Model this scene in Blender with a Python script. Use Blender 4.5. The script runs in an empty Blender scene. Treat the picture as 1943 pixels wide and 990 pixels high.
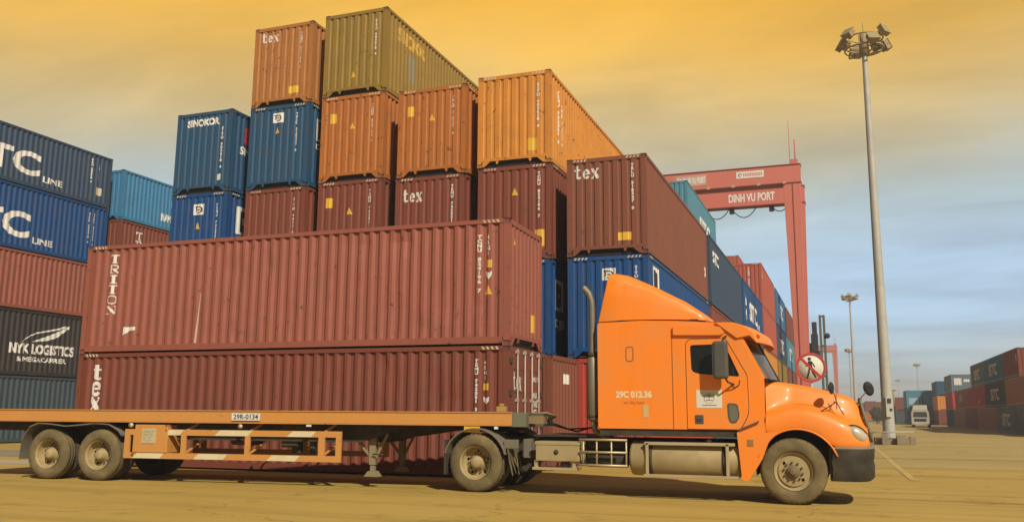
import bpy, bmesh, math, random
from mathutils import Vector, Matrix
R = math.radians
random.seed(7)
S = bpy.context.scene
COL = S.collection

# ------------------------------------------------------------------ camera
def aim(f, cy, pitch, roll, yaw, loc):
    cam = bpy.data.cameras.new('camera'); o = bpy.data.objects.new('camera', cam); COL.objects.link(o)
    p, r, y = R(pitch), R(roll), R(yaw)
    F = Vector((-math.sin(y)*math.cos(p), math.cos(y)*math.cos(p), math.sin(p)))
    R0 = Vector((math.cos(y), math.sin(y), 0)); U0 = R0.cross(F)
    Rt = math.cos(r)*R0 + math.sin(r)*U0; U = -math.sin(r)*R0 + math.cos(r)*U0
    M = Matrix((Rt, U, -F)).transposed().to_4x4(); M.translation = Vector(loc)
    o.matrix_world = M
    cam.sensor_width = 36; cam.lens = 36*f/1943; cam.shift_y = (cy-495)/1943
    cam.clip_start = .1; cam.clip_end = 5000
    S.camera = o
aim(1692.15, 487.04, 9.9607, 0.37372, 20.4019, (0, 0, 1.4))

# ------------------------------------------------------------------ world + sun
SUN_EL, SUN_AZ = 38, 138          # azimuth clockwise from +Y
w = bpy.data.worlds.new('World'); S.world = w; w.use_nodes = True
nt = w.node_tree; N = nt.nodes; Lk = nt.links
for n in list(N): N.remove(n)
out = N.new('ShaderNodeOutputWorld'); bg = N.new('ShaderNodeBackground'); bg.inputs[1].default_value = .1
sky = N.new('ShaderNodeTexSky'); sky.sky_type = 'NISHITA'; sky.sun_disc = False
sky.sun_elevation = R(SUN_EL); sky.sun_rotation = R(SUN_AZ); sky.dust_density = 2.0; sky.air_density = 1.0
tc = N.new('ShaderNodeTexCoord'); sep = N.new('ShaderNodeSeparateXYZ')
Lk.new(tc.outputs['Generated'], sep.inputs[0])
# streaky cloud noise, stretched towards the horizon
def math_n(op, a=None, b=None, c=None):
    m = N.new('ShaderNodeMath'); m.operation = op
    for i, v in enumerate((a, b, c)):
        if v is None: continue
        if isinstance(v, (int, float)): m.inputs[i].default_value = v
        else: Lk.new(v, m.inputs[i])
    return m.outputs[0]
zz = math_n('ADD', sep.outputs[2], .12)
cx = math_n('DIVIDE', sep.outputs[0], zz); cyy = math_n('DIVIDE', sep.outputs[1], zz)
cmb = N.new('ShaderNodeCombineXYZ'); Lk.new(cx, cmb.inputs[0]); Lk.new(cyy, cmb.inputs[1])
n1 = N.new('ShaderNodeTexNoise'); n1.inputs['Scale'].default_value = .62; n1.inputs['Detail'].default_value = 5; n1.inputs['Roughness'].default_value = .5
n1.inputs['Distortion'].default_value = .6
Lk.new(cmb.outputs[0], n1.inputs[0])
warp = math_n('MULTIPLY_ADD', n1.outputs[0], .15, -.075)
el = math_n('ADD', sep.outputs[2], warp)
ramp = N.new('ShaderNodeValToRGB'); Lk.new(el, ramp.inputs[0])
def srgb(r, g, b, k=1.0):
    f = lambda c: ((c/255)/12.92 if c/255 < .04045 else ((c/255+.055)/1.055)**2.4)
    return (f(r)*k, f(g)*k, f(b)*k, 1)
e = ramp.color_ramp.elements
stops = [(0, (192, 202, 196)), (.05, (192, 216, 226)), (.11, (182, 216, 244)), (.165, (184, 214, 240)), (.223, (182, 200, 204)),
         (.28, (198, 188, 156)), (.335, (220, 188, 120)), (.385, (240, 188, 80)), (.44, (242, 178, 44)), (.52, (190, 140, 62)), (.72, (84, 98, 120))]
while len(e) < len(stops): e.new(.5)
for i, (p_, c_) in enumerate(stops): e[i].position = p_; e[i].color = srgb(*c_)
# cloud light/dark
n2 = N.new('ShaderNodeTexNoise'); n2.inputs['Scale'].default_value = .95; n2.inputs['Distortion'].default_value = .5; n2.inputs['Detail'].default_value = 6; n2.inputs['Roughness'].default_value = .55
mp = N.new('ShaderNodeMapping'); mp.inputs['Scale'].default_value = (1.0, 1.9, 1); mp.inputs['Rotation'].default_value = (0, 0, R(20)); mp.inputs['Location'].default_value = (3.1, .6, 0)
Lk.new(cmb.outputs[0], mp.inputs[0]); Lk.new(mp.outputs[0], n2.inputs[0])
cl = N.new('ShaderNodeMapRange'); cl.inputs[1].default_value = .3; cl.inputs[2].default_value = .7; cl.inputs[3].default_value = .84; cl.inputs[4].default_value = 1.24
Lk.new(n2.outputs[0], cl.inputs[0])
sc = N.new('ShaderNodeVectorMath'); sc.operation = 'SCALE'; Lk.new(ramp.outputs[0], sc.inputs[0])
# unseen sky behind the camera, dimmed to cut fill light and raise contrast
rear_dim = N.new('ShaderNodeMapRange'); rear_dim.interpolation_type = 'SMOOTHSTEP'; rear_dim.inputs[1].default_value = -.55; rear_dim.inputs[2].default_value = .25; rear_dim.inputs[3].default_value = .42; rear_dim.inputs[4].default_value = 1
Lk.new(sep.outputs[1], rear_dim.inputs[0])
k10 = math_n('MULTIPLY', math_n('MULTIPLY', cl.outputs[0], rear_dim.outputs[0]), 10.0); Lk.new(k10, sc.inputs['Scale'])
mx = N.new('ShaderNodeMix'); mx.data_type = 'RGBA'; mx.inputs[0].default_value = .96
Lk.new(sky.outputs[0], mx.inputs[6]); Lk.new(sc.outputs[0], mx.inputs[7])
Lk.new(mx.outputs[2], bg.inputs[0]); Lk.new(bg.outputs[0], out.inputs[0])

sd = bpy.data.lights.new('sun', 'SUN'); so = bpy.data.objects.new('sun', sd); COL.objects.link(so)
sd.energy = 4.9; sd.angle = R(1.2); sd.color = (1, .93, .82)
az = R(SUN_AZ); el_ = R(SUN_EL)
sv = Vector((math.sin(az)*math.cos(el_), math.cos(az)*math.cos(el_), math.sin(el_)))
so.rotation_euler = sv.to_track_quat('Z', 'Y').to_euler(); so.location = (10, -10, 30)
S.view_settings.view_transform = 'Standard'; S.view_settings.look = 'None'; S.view_settings.exposure = 0; S.view_settings.gamma = 1
S.render.engine = 'CYCLES'

# ------------------------------------------------------------------ materials
MC = {}; KB = .90
def paint(name, col, rough=.55, metal=0, dirt=.35, dirt_col=(.20, .14, .07), streak=.5, scale=1.0, bump=.0, rust=0.0, spec=.35):
    """painted / dusty surface: object-space blotches, vertical run marks, rust spots"""
    if name in MC: return MC[name]
    m = bpy.data.materials.new(name); m.use_nodes = True; MC[name] = m
    col = tuple(c*KB for c in col); dirt_col = tuple(c*KB for c in dirt_col)
    t = m.node_tree; n = t.nodes; l = t.links; b = n['Principled BSDF']
    c = n.new('ShaderNodeTexCoord'); oi = n.new('ShaderNodeObjectInfo')
    mul = n.new('ShaderNodeVectorMath'); mul.operation = 'SCALE'; mul.inputs['Scale'].default_value = 40
    cx = n.new('ShaderNodeCombineXYZ')
    for i in range(3): l.new(oi.outputs['Random'], cx.inputs[i])
    l.new(cx.outputs[0], mul.inputs[0])
    add = n.new('ShaderNodeVectorMath'); l.new(c.outputs['Object'], add.inputs[0]); l.new(mul.outputs[0], add.inputs[1])
    na = n.new('ShaderNodeTexNoise'); na.inputs['Scale'].default_value = 1.3*scale; na.inputs['Detail'].default_value = 7; na.inputs['Roughness'].default_value = .62
    l.new(add.outputs[0], na.inputs[0])
    mp = n.new('ShaderNodeMapping'); mp.inputs['Scale'].default_value = (9*scale, 9*scale, .55*scale); l.new(add.outputs[0], mp.inputs[0])
    nb = n.new('ShaderNodeTexNoise'); nb.inputs['Scale'].default_value = 1; nb.inputs['Detail'].default_value = 4; l.new(mp.outputs[0], nb.inputs[0])
    r1 = n.new('ShaderNodeMapRange'); r1.inputs[1].default_value = .42; r1.inputs[2].default_value = .72; r1.inputs[4].default_value = dirt; l.new(na.outputs[0], r1.inputs[0])
    r2 = n.new('ShaderNodeMapRange'); r2.inputs[1].default_value = .5; r2.inputs[2].default_value = .8; r2.inputs[4].default_value = streak*.6; l.new(nb.outputs[0], r2.inputs[0])
    mx0 = n.new('ShaderNodeMix'); mx0.data_type = 'RGBA'
    mx0.inputs[6].default_value = (*col, 1); mx0.inputs[7].default_value = (*[x*.72+.012 for x in col], 1)
    l.new(r2.outputs[0], mx0.inputs[0])
    mx1 = n.new('ShaderNodeMix'); mx1.data_type = 'RGBA'; l.new(r1.outputs[0], mx1.inputs[0]); l.new(mx0.outputs[2], mx1.inputs[6]); mx1.inputs[7].default_value = (*dirt_col, 1)
    last = mx1.outputs[2]
    if rust > 0:
        nr = n.new('ShaderNodeTexNoise'); nr.inputs['Scale'].default_value = 5*scale; nr.inputs['Detail'].default_value = 9; nr.inputs['Roughness'].default_value = .7
        l.new(add.outputs[0], nr.inputs[0])
        rr = n.new('ShaderNodeMapRange'); rr.inputs[1].default_value = .66-.1*rust; rr.inputs[2].default_value = .70-.06*rust; l.new(nr.outputs[0], rr.inputs[0])
        mx2 = n.new('ShaderNodeMix'); mx2.data_type = 'RGBA'; l.new(rr.outputs[0], mx2.inputs[0]); l.new(last, mx2.inputs[6]); mx2.inputs[7].default_value = (.10, .04, .018, 1)
        last = mx2.outputs[2]
    l.new(last, b.inputs['Base Color'])
    r3 = n.new('ShaderNodeMapRange'); r3.inputs[3].default_value = rough; r3.inputs[4].default_value = min(1, rough+.25); l.new(na.outputs[0], r3.inputs[0]); l.new(r3.outputs[0], b.inputs['Roughness'])
    b.inputs['Metallic'].default_value = metal; b.inputs['Specular IOR Level'].default_value = spec
    if bump:
        bp = n.new('ShaderNodeBump'); bp.inputs['Strength'].default_value = bump; bp.inputs['Distance'].default_value = .02; l.new(na.outputs[0], bp.inputs['Height']); l.new(bp.outputs[0], b.inputs['Normal'])
    return m
def L(r, g, b): return srgb(r, g, b)[:3]
# container paints (base colours of each box)
CP = dict(
    maroon=(.20, .050, .026), brown=(.21, .066, .033), brick=(.40, .085, .05), midblue=(.02, .14, .30), rusttop=(.40, .155, .035), rust=(.42, .135, .022), orange=(.60, .235, .030), olive=(.27, .165, .024),
    blue=(.002, .058, .19), steelblue=(.014, .072, .145), navy=(.028, .060, .105), lightblue=(.04, .20, .36), teal=(.07, .23, .30),
    slate=(.045, .07, .085), red=(.42, .045, .03), amber=(.46, .22, .035), grayblue=(.12, .18, .21), dark=(.035, .03, .028), palebrown=(.34, .16, .08), pinkred=(.305, .090, .054))
def cmat(c):
    return paint('container_'+c, CP[c], rough=.5, dirt=.55, dirt_col=tuple(.62*x+.028*k for x, k in zip(CP[c], (1.3, .95, .6))), streak=.95, rust=.55, bump=.35)
def cmat2(c):
    k = tuple(x*.62+.01 for x in CP[c]); return paint('casting_'+c, k, rough=.6, dirt=.5, dirt_col=(.10, .065, .04), rust=.7)
WHITE = paint('white_lettering', (.72, .68, .60), rough=.6, dirt=.25, dirt_col=(.35, .28, .2))
YEL = paint('yellow_label', (.72, .42, .04), rough=.5, dirt=.25, dirt_col=(.4, .22, .05))
BLACK = paint('black_print', (.02, .02, .02), rough=.6, dirt=.1)
DARKST = paint('dark_steel', (.045, .035, .028), rough=.7, dirt=.4, dirt_col=(.12, .085, .04))
CAST = paint('casting_steel', (.055, .042, .035), rough=.7, dirt=.5, dirt_col=(.12, .075, .04), rust=.6)
ORANGE = paint('orange_truck_paint', (.90, .225, .004), rough=.42, dirt=.45, dirt_col=(.60, .26, .06), streak=.35, scale=1.6, spec=.6)
ORANGE.node_tree.nodes['Principled BSDF'].inputs['Coat Weight'].default_value = .12; ORANGE.node_tree.nodes['Principled BSDF'].inputs['Coat Roughness'].default_value = .12
ORANGE_T = paint('trailer_orange', (.56, .25, .055), rough=.55, dirt=.45, dirt_col=(.45, .24, .07), streak=.4, rust=.25)
CREAM = paint('cream_stripe', (.66, .56, .34), rough=.6, dirt=.4, dirt_col=(.42, .30, .13))
RUBBER = paint('dusty_rubber', (.125, .095, .042), rough=.9, dirt=.8, dirt_col=(.25, .185, .075), scale=3, bump=.2)
TREAD = paint('tread_rubber', (.045, .036, .024), rough=.95, dirt=.5, dirt_col=(.13, .10, .055), scale=4, bump=.4)
RIM = paint('dusty_rim', (.38, .29, .13), rough=.6, dirt=.7, dirt_col=(.24, .17, .07), scale=4, rust=.3)
CHASSIS = paint('chassis_black', (.04, .032, .022), rough=.8, dirt=.6, dirt_col=(.13, .095, .045), scale=2)
TANKM = paint('dusty_aluminium', (.40, .31, .15), rough=.55, metal=.2, dirt=.7, dirt_col=(.28, .20, .085), scale=2)
STEELB = paint('bright_step_steel', (.56, .46, .27), rough=.4, metal=.5, dirt=.4, dirt_col=(.3, .23, .12))
EXH = paint('exhaust_steel', (.24, .21, .15), rough=.45, metal=.5, dirt=.6, dirt_col=(.16, .13, .08), rust=.3)
PLAST = paint('grey_plastic', (.07, .07, .062), rough=.6, dirt=.5, dirt_col=(.14, .12, .08))
BUMP = paint('bumper_plastic', (.026, .021, .013), rough=.55, dirt=.5, dirt_col=(.11, .08, .04), scale=2)
SEATM = paint('cab_interior', (.03, .028, .025), rough=.8, dirt=.2)
RED = paint('crane_red', (.55, .145, .10), rough=.5, dirt=.4, dirt_col=(.48, .20, .15), streak=.5, scale=.5)
REDB = paint('bright_red', (.62, .035, .025), rough=.45, dirt=.15)
GALV = paint('galvanised_steel', (.46, .44, .37), rough=.55, metal=.2, dirt=.4, dirt_col=(.30, .29, .25), scale=1.5)
LAMPM = paint('lamp_housing', (.34, .26, .12), rough=.5, dirt=.3)
CONC = paint('pole_base_concrete', (.27, .22, .14), rough=.9, dirt=.5, dirt_col=(.17, .125, .07), scale=2, bump=.4)
def glass(name, col, rough=.05, alpha=.35):
    m = bpy.data.materials.new(name); m.use_nodes = True; t = m.node_tree; n = t.nodes; l = t.links
    b = n['Principled BSDF']; b.inputs['Base Color'].default_value = (*col, 1); b.inputs['Roughness'].default_value = rough
    tr = n.new('ShaderNodeBsdfTransparent'); tr.inputs[0].default_value = (.75, .8, .78, 1)
    nz = n.new('ShaderNodeTexNoise'); nz.inputs['Scale'].default_value = 6
    mr = n.new('ShaderNodeMapRange'); mr.inputs[3].default_value = alpha*.8; mr.inputs[4].default_value = alpha*1.2; l.new(nz.outputs[0], mr.inputs[0])
    mx = n.new('ShaderNodeMixShader'); l.new(mr.outputs[0], mx.inputs[0]); l.new(tr.outputs[0], mx.inputs[1]); l.new(b.outputs[0], mx.inputs[2]); l.new(mx.outputs[0], n['Material Output'].inputs[0])
    return m
GLASS = glass('tinted_window_glass', (.02, .025, .025), .04, .45)
WSG = glass('windshield_glass', (.10, .14, .13), .05, .45)
LENS = paint('headlight_lens', (.62, .56, .40), rough=.12, metal=.3, dirt=.3, dirt_col=(.45, .36, .2), spec=.8)

# ------------------------------------------------------------------ mesh helpers
class MB:
    def __init__(s): s.v = []; s.f = []; s.sm = []
    def add(s, vs, fs, smooth=False):
        b = len(s.v); s.v += [tuple(v) for v in vs]; s.f += [tuple(b+i for i in f) for f in fs]; s.sm += [smooth]*len(fs); return s
    def box(s, x0, x1, y0, y1, z0, z1):
        return s.add([(x0,y0,z0),(x1,y0,z0),(x1,y1,z0),(x0,y1,z0),(x0,y0,z1),(x1,y0,z1),(x1,y1,z1),(x0,y1,z1)],
                     [(0,3,2,1),(4,5,6,7),(0,1,5,4),(1,2,6,5),(2,3,7,6),(3,0,4,7)])
    def beam(s, p, q, w, h=None, up=(0,0,1)):
        h = h or w; p, q = Vector(p), Vector(q); d = (q-p).normalized(); u = Vector(up)
        if abs(d.dot(u)) > .95: u = Vector((0, 1, 0))
        a = d.cross(u).normalized(); b = a.cross(d).normalized()
        vs = [c+a*i*w/2+b*j*h/2 for c in (p, q) for i, j in ((-1,-1),(1,-1),(1,1),(-1,1))]
        return s.add(vs, [(0,1,2,3),(7,6,5,4),(0,4,5,1),(1,5,6,2),(2,6,7,3),(3,7,4,0)])
    def tube(s, pts, r, n=10, cap=True):
        pts = [Vector(p) for p in pts]; rs = r if isinstance(r, (list, tuple)) else [r]*len(pts)
        ring = []; up = None
        for i, p in enumerate(pts):
            d = (pts[min(i+1, len(pts)-1)]-pts[max(i-1, 0)]).normalized()
            if up is None:
                up = Vector((0,0,1)) if abs(d.z) < .9 else Vector((1,0,0))
            a = d.cross(up).normalized(); up = a.cross(d).normalized()
            ring += [p+(a*math.cos(2*math.pi*k/n)+up*math.sin(2*math.pi*k/n))*rs[i] for k in range(n)]
        fs = [(i*n+k, i*n+(k+1)%n, (i+1)*n+(k+1)%n, (i+1)*n+k) for i in range(len(pts)-1) for k in range(n)]
        s.add(ring, fs, True)
        if cap:
            b = len(s.v)-len(ring); s.f.append(tuple(b+k for k in range(n))[::-1]); s.f.append(tuple(b+(len(pts)-1)*n+k for k in range(n))); s.sm += [False]*2
        return s
    def lathe(s, prof, n=40, axis='y', c=(0,0,0), smooth=True, closed=False):
        vs = []
        for a, r in prof:
            for k in range(n):
                t = 2*math.pi*k/n; p, q = r*math.cos(t), r*math.sin(t)
                vs.append({'y': (c[0]+p, c[1]+a, c[2]+q), 'z': (c[0]+p, c[1]+q, c[2]+a), 'x': (c[0]+a, c[1]+p, c[2]+q)}[axis])
        m = len(prof); fs = [(i*n+k, i*n+(k+1)%n, ((i+1)%m)*n+(k+1)%n, ((i+1)%m)*n+k) for i in range(m if closed else m-1) for k in range(n)]
        return s.add(vs, fs, smooth)
    def loft(s, secs, closed=False, smooth=True, capends=False):
        n = len(secs[0]); vs = [p for q in secs for p in q]
        fs = [(i*n+k, i*n+(k+1)%n, (i+1)*n+(k+1)%n, (i+1)*n+k) for i in range(len(secs)-1) for k in range(n if closed else n-1)]
        s.add(vs, fs, smooth)
        if capends:
            b = len(s.v)-len(vs); s.f.append(tuple(b+k for k in range(n))[::-1]); s.f.append(tuple(b+(len(secs)-1)*n+k for k in range(n))); s.sm += [False]*2
        return s
    def prism(s, poly, y0, y1):
        """polygon in (x,z) extruded along y"""
        n = len(poly); vs = [(x, y0, z) for x, z in poly]+[(x, y1, z) for x, z in poly]
        return s.add(vs, [tuple(range(n)), tuple(range(2*n-1, n-1, -1))]+[(k, k+n, (k+1)%n+n, (k+1)%n) for k in range(n)])
    def mesh(s, name, fix=True):
        me = bpy.data.meshes.new(name); me.from_pydata(s.v, [], s.f)
        me.polygons.foreach_set('use_smooth', s.sm)
        if fix:
            bm = bmesh.new(); bm.from_mesh(me); bmesh.ops.recalc_face_normals(bm, faces=bm.faces); bm.to_mesh(me); bm.free()
        return me
def put(name, me, mat, parent=None, loc=(0,0,0), rot=(0,0,0), bevel=0, sub=0, scale=None):
    if isinstance(me, MB): me = me.mesh(name)
    o = bpy.data.objects.new(name, me); COL.objects.link(o)
    if mat:
        if not me.materials: me.materials.append(mat)
        if me.materials[0] is not mat:
            o.material_slots[0].link = 'OBJECT'; o.material_slots[0].material = mat
    o.location = loc; o.rotation_euler = rot
    if scale: o.scale = scale
    if parent: o.parent = parent
    if sub: m = o.modifiers.new('s', 'SUBSURF'); m.levels = m.render_levels = sub
    if bevel: m = o.modifiers.new('b', 'BEVEL'); m.width = bevel; m.segments = 2; m.limit_method = 'ANGLE'; m.angle_limit = R(35)
    return o
def tag(o, label=None, cat=None, group=None, kind=None):
    if label: o['label'] = label
    if cat: o['category'] = cat
    if group: o['group'] = group
    if kind: o['kind'] = kind
    return o
def thing(name, label, cat, loc=(0,0,0), rz=0, group=None):
    o = bpy.data.objects.new(name, None); COL.objects.link(o); o.location = loc; o.rotation_euler = (0, 0, rz); o.empty_display_size = .3
    return tag(o, label, cat, group)
def kids(o): return [c for c in bpy.data.objects if c.parent is o]
def copy_tree(o, parent=None):
    c = o.copy(); COL.objects.link(c); c.parent = parent
    for ch in kids(o): copy_tree(ch, c)
    return c
def text_mesh(txt, w=None, h=None, bold=.02, line=1.0, align='LEFT'):
    """built-in font -> flat mesh in XY, lower-left at 0,0, fitted to w x h"""
    cu = bpy.data.curves.new('t', 'FONT'); cu.body = txt; cu.offset = bold; cu.space_line = line; cu.align_x = align; cu.resolution_u = 3
    ob = bpy.data.objects.new('t', cu); me = bpy.data.meshes.new_from_object(ob)
    bpy.data.objects.remove(ob); bpy.data.curves.remove(cu)
    xs = [v.co.x for v in me.vertices]; ys = [v.co.y for v in me.vertices]
    x0, x1, y0, y1 = min(xs), max(xs), min(ys), max(ys)
    sx = w/(x1-x0) if w else h/(y1-y0); sy = h/(y1-y0) if h else sx
    V = [((v.co.x-x0)*sx, (v.co.y-y0)*sy) for v in me.vertices]; Fc = [tuple(p.vertices) for p in me.polygons]
    bpy.data.meshes.remove(me)
    return V, Fc
# slab / serif strokes for the letterings that are not sans-serif : list of (x0,y0,x1,y1,width)
def stroke(V, Fc, x0, y0, x1, y1, wd):
    d = Vector((x1-x0, y1-y0)); n = Vector((-d.y, d.x)).normalized()*wd/2; b = len(V)
    V += [(x0+n.x, y0+n.y), (x1+n.x, y1+n.y), (x1-n.x, y1-n.y), (x0-n.x, y0-n.y)]; Fc.append((b, b+3, b+2, b+1))
def ring_arc(V, Fc, cx, cy, rx, ry, a0, a1, t0, n=16):
    b = len(V)
    for i in range(n+1):
        a = R(a0+(a1-a0)*i/n); V += [(cx+rx*math.cos(a), cy+ry*math.sin(a)), (cx+(rx-t0)*math.cos(a), cy+(ry-t0*.55)*math.sin(a))]
    Fc += [(b+2*i, b+2*i+2, b+2*i+3, b+2*i+1) for i in range(n)]
def glyph(ch):
    V, Fc = [], []; s = lambda *a: stroke(V, Fc, *a)
    if ch == 'T': s(.05,.93,.95,.93,.14); s(.5,.86,.5,.10,.2); s(.3,.05,.7,.05,.1); s(.09,.86,.09,.7,.08); s(.91,.86,.91,.7,.08)
    if ch == 'I': s(.2,.94,.8,.94,.12); s(.5,.88,.5,.12,.22); s(.2,.06,.8,.06,.12)
    if ch == 'R':
        s(.05,.94,.2,.94,.12); s(.25,1,.25,.12,.18); s(.05,.06,.45,.06,.12); ring_arc(V,Fc,.5,.72,.38,.28,-90,90,.18); s(.34,.94,.5,.94,.11); s(.34,.5,.5,.5,.11); s(.5,.44,.8,.08,.18); s(.72,.06,1,.06,.12)
    if ch == 'O': ring_arc(V,Fc,.5,.5,.48,.5,0,360,.2,28)
    if ch == 'N': s(.18,.94,.18,.12,.12); s(.02,.06,.36,.06,.12); s(.02,.94,.12,.94,.12); s(.22,.95,.80,.06,.2); s(.85,.1,.85,.88,.11); s(.68,.94,1,.94,.12)
    if ch == 't': s(.42,1.0,.42,.14,.34); s(.05,.68,.27,.68,.12); s(.57,.68,.85,.68,.12); ring_arc(V,Fc,.62,.2,.37,.2,180,345,.28)
    if ch == 'e': ring_arc(V,Fc,.5,.35,.48,.37,0,325,.32,26); s(.31,.36,.93,.36,.1)
    if ch == 'x': s(.14,.68,.84,.04,.32); s(.84,.66,.56,.42,.10); s(.42,.28,.14,.06,.10); s(0,.69,.38,.69,.08); s(.66,.69,1,.69,.08); s(0,.03,.3,.03,.08); s(.6,.03,1,.03,.08)
    return V, Fc
def word(chars, w, h, gap=.12, vertical=False):
    V, Fc = [], []
    for i, c in enumerate(chars):
        a, f = glyph(c); b = len(V)
        if vertical: a = [(x*w, (len(chars)-1-i)*(h*(1+gap))+y*h) for x, y in a]
        else: a = [(i*w*(1+gap)+x*w, y*h) for x, y in a]
        V += a; Fc += [tuple(b+j for j in q) for q in f]
    return V, Fc

# ------------------------------------------------------------------ containers
CW = 2.438; PITCH, DEP = .278, .048
def prof(t, off=0.0):
    u = ((t-off) % PITCH)/PITCH
    if u < .27: return 0
    if u < .50: return DEP*(u-.27)/.23
    if u < .76: return DEP
    return DEP*(1-u)/.24
def profe(t, off=0.0):
    u = ((t-off) % PITCH)/PITCH
    if u < .52: return 0
    if u < .66: return .034*(u-.52)/.14
    if u < .86: return .034
    return .034*(1-u)/.14
def brk(a, b, off=0.0, qs=(0, .27, .50, .76)):
    out = [a]; k = math.floor((a-off)/PITCH)
    while off+k*PITCH < b:
        for q in qs:
            t = off+(k+q)*PITCH
            if a+1e-4 < t < b-1e-4: out.append(t)
        k += 1
    return out+[b]
MESH = {}
QE = (0, .52, .66, .86)
INS = .012       # panels sit this far inside the frame plane
def wall_mesh(kind, Lc, H):
    key = (kind, Lc, H)
    if key in MESH: return MESH[key]
    m = MB(); z0, z1 = (.20, H-.10) if kind != 'end' else (.27, H-.13)
    vs = []
    if kind == 'end':
        ts = brk(-CW/2+.13, CW/2-.13, -.07, QE)
        for t in ts: vs += [(t, INS+profe(t, -.07), z0), (t, INS+profe(t, -.07), z1)]
    else:
        sg = 1 if kind == 'right' else -1
        ts = brk(.15, Lc-.15, .17)
        for t in ts: vs += [(sg*(CW/2-INS-prof(t, .17)), t, z0), (sg*(CW/2-INS-prof(t, .17)), t, z1)]
    m.add(vs, [(2*i, 2*i+2, 2*i+3, 2*i+1) for i in range(len(ts)-1)])
    MESH[key] = m.mesh(kind+'_wall'); return MESH[key]
def frame_mesh(Lc, H, simple):
    key = ('frame', Lc, H, simple)
    if key in MESH: return MESH[key]
    m = MB(); w = CW/2
    c = .178 if not simple else 0
    for sx in (-1, 1):
        for ya, yb in ((0.004, .15), (Lc-.15, Lc-.004)):
            x0, x1 = sorted((sx*(w-.004), sx*(w-.135))); m.box(x0, x1, ya, yb, c*.66, H-c*.66)
        x0, x1 = sorted((sx*w, sx*(w-.06)))
        m.box(x0, x1, .17, Lc-.17, H-.10, H-.003)          # top rail
        m.box(x0, x1, .17, Lc-.17, .05, .20)               # bottom rail
    for ya, yb in ((0.0, .06), (Lc-.06, Lc)):
        m.box(-w+.17, w-.17, ya, yb, H-.13, H-.012)        # header
        m.box(-w+.135, w-.135, ya+.001, yb-.001, .19, .28)  # sill
    # sill drop pieces beside the castings and two fork brackets
    for sx in (-1, 1):
        m.prism([(sx*(w-.178), .19), (sx*(w-.178), .02), (sx*(w-.24), .02), (sx*(w-.44), .19)], .006, .05)
        m.prism([(sx*.60, .19), (sx*.50, .19), (sx*.53, .09), (sx*.57, .09)], .005, .05)
    MESH[key] = m.mesh('frame'); return MESH[key]
def under_mesh(Lc, H):
    key = ('under', Lc)
    if key not in MESH:
        m = MB(); w = CW/2; m.box(-w+.065, w-.065, .065, Lc-.065, .14, .18); k = .12
        while k < Lc-.1: m.box(-w+.065, w-.065, k, k+.05, .02, .14); k += .9
        MESH[key] = m.mesh('floor')
    return MESH[key]
def roof_mesh(Lc, H):
    key = ('roof', Lc, H)
    if key not in MESH:
        m = MB(); w = CW/2-.055; ts = brk(.06, Lc-.06, .1); vs = []
        for t in ts: vs += [(-w, t, H-.02-prof(t, .1)*.5), (w, t, H-.02-prof(t, .1)*.5)]
        m.add(vs, [(2*i, 2*i+1, 2*i+3, 2*i+2) for i in range(len(ts)-1)]); MESH[key] = m.mesh('roof')
    return MESH[key]
def casting_mesh():
    if 'cast' not in MESH:
        m = MB().box(-.089, .089, -.081, .081, -.059, .059)
        me = m.mesh('corner_casting', False); bm = bmesh.new(); bm.from_mesh(me)
        for f in list(bm.faces):
            r_ = bmesh.ops.inset_individual(bm, faces=[f], thickness=.03, depth=0)
            for v in f.verts: v.co -= f.normal*.02
        bmesh.ops.recalc_face_normals(bm, faces=bm.faces); bm.to_mesh(me); bm.free(); MESH['cast'] = me
    return MESH['cast']
def decal(root, cont, name, side, V, Fc, u, v, mat, off=.003, step=.0003):
    """flat (V,Fc) wrapped on the corrugation. side: end/right/left, (u,v) lower-left in wall metres as the viewer sees it"""
    Lc, H = cont; bm = bmesh.new(); cache = []
    o_ = -.07 if side == 'end' else .17
    # stacked strokes get 0.3 mm each so nothing is coplanar
    layer = bm.faces.layers.int.new('k')
    for i, f in enumerate(Fc):
        vs = [bm.verts.new((V[j][0]+u, V[j][1]+v, 0)) for j in f]
        try: bm.faces.new(vs)[layer] = i % 7 if len(Fc) < 80 and step else 0
        except ValueError: pass
    if not step or len(Fc) >= 80: bmesh.ops.remove_doubles(bm, verts=bm.verts, dist=1e-5)
    a = min(x.co.x for x in bm.verts); b = max(x.co.x for x in bm.verts)
    def loc(uu):
        return -CW/2+uu if side == 'end' else (uu if side == 'right' else Lc-uu)
    ta, tb = sorted((loc(a), loc(b)))
    for t in brk(ta, tb, o_, QE if side == 'end' else (0, .27, .50, .76))[1:-1]:
        uu = t+CW/2 if side == 'end' else (t if side == 'right' else Lc-t)
        bmesh.ops.bisect_plane(bm, geom=bm.verts[:]+bm.edges[:]+bm.faces[:], plane_co=(uu, 0, 0), plane_no=(1, 0, 0))
    for x in bm.verts:
        k = min((f[layer] for f in x.link_faces), default=0)*step
        t = loc(x.co.x); p = INS+(profe if side == 'end' else prof)(t, o_)-off-k; z = x.co.y
        if side == 'end': x.co = (t, p, z)
        elif side == 'right': x.co = (CW/2-p, t, z)
        else: x.co = (-CW/2+p, t, z)
    me = bpy.data.meshes.new(name); bm.to_mesh(me); bm.free()
    return put(name, me, mat, root)
def rect(w, h): return [(0,0),(w,0),(w,h),(0,h)], [(0,1,2,3)]
def tri(w, h): return [(0,0),(w,0),(w/2,h)], [(0,1,2)]
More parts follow.
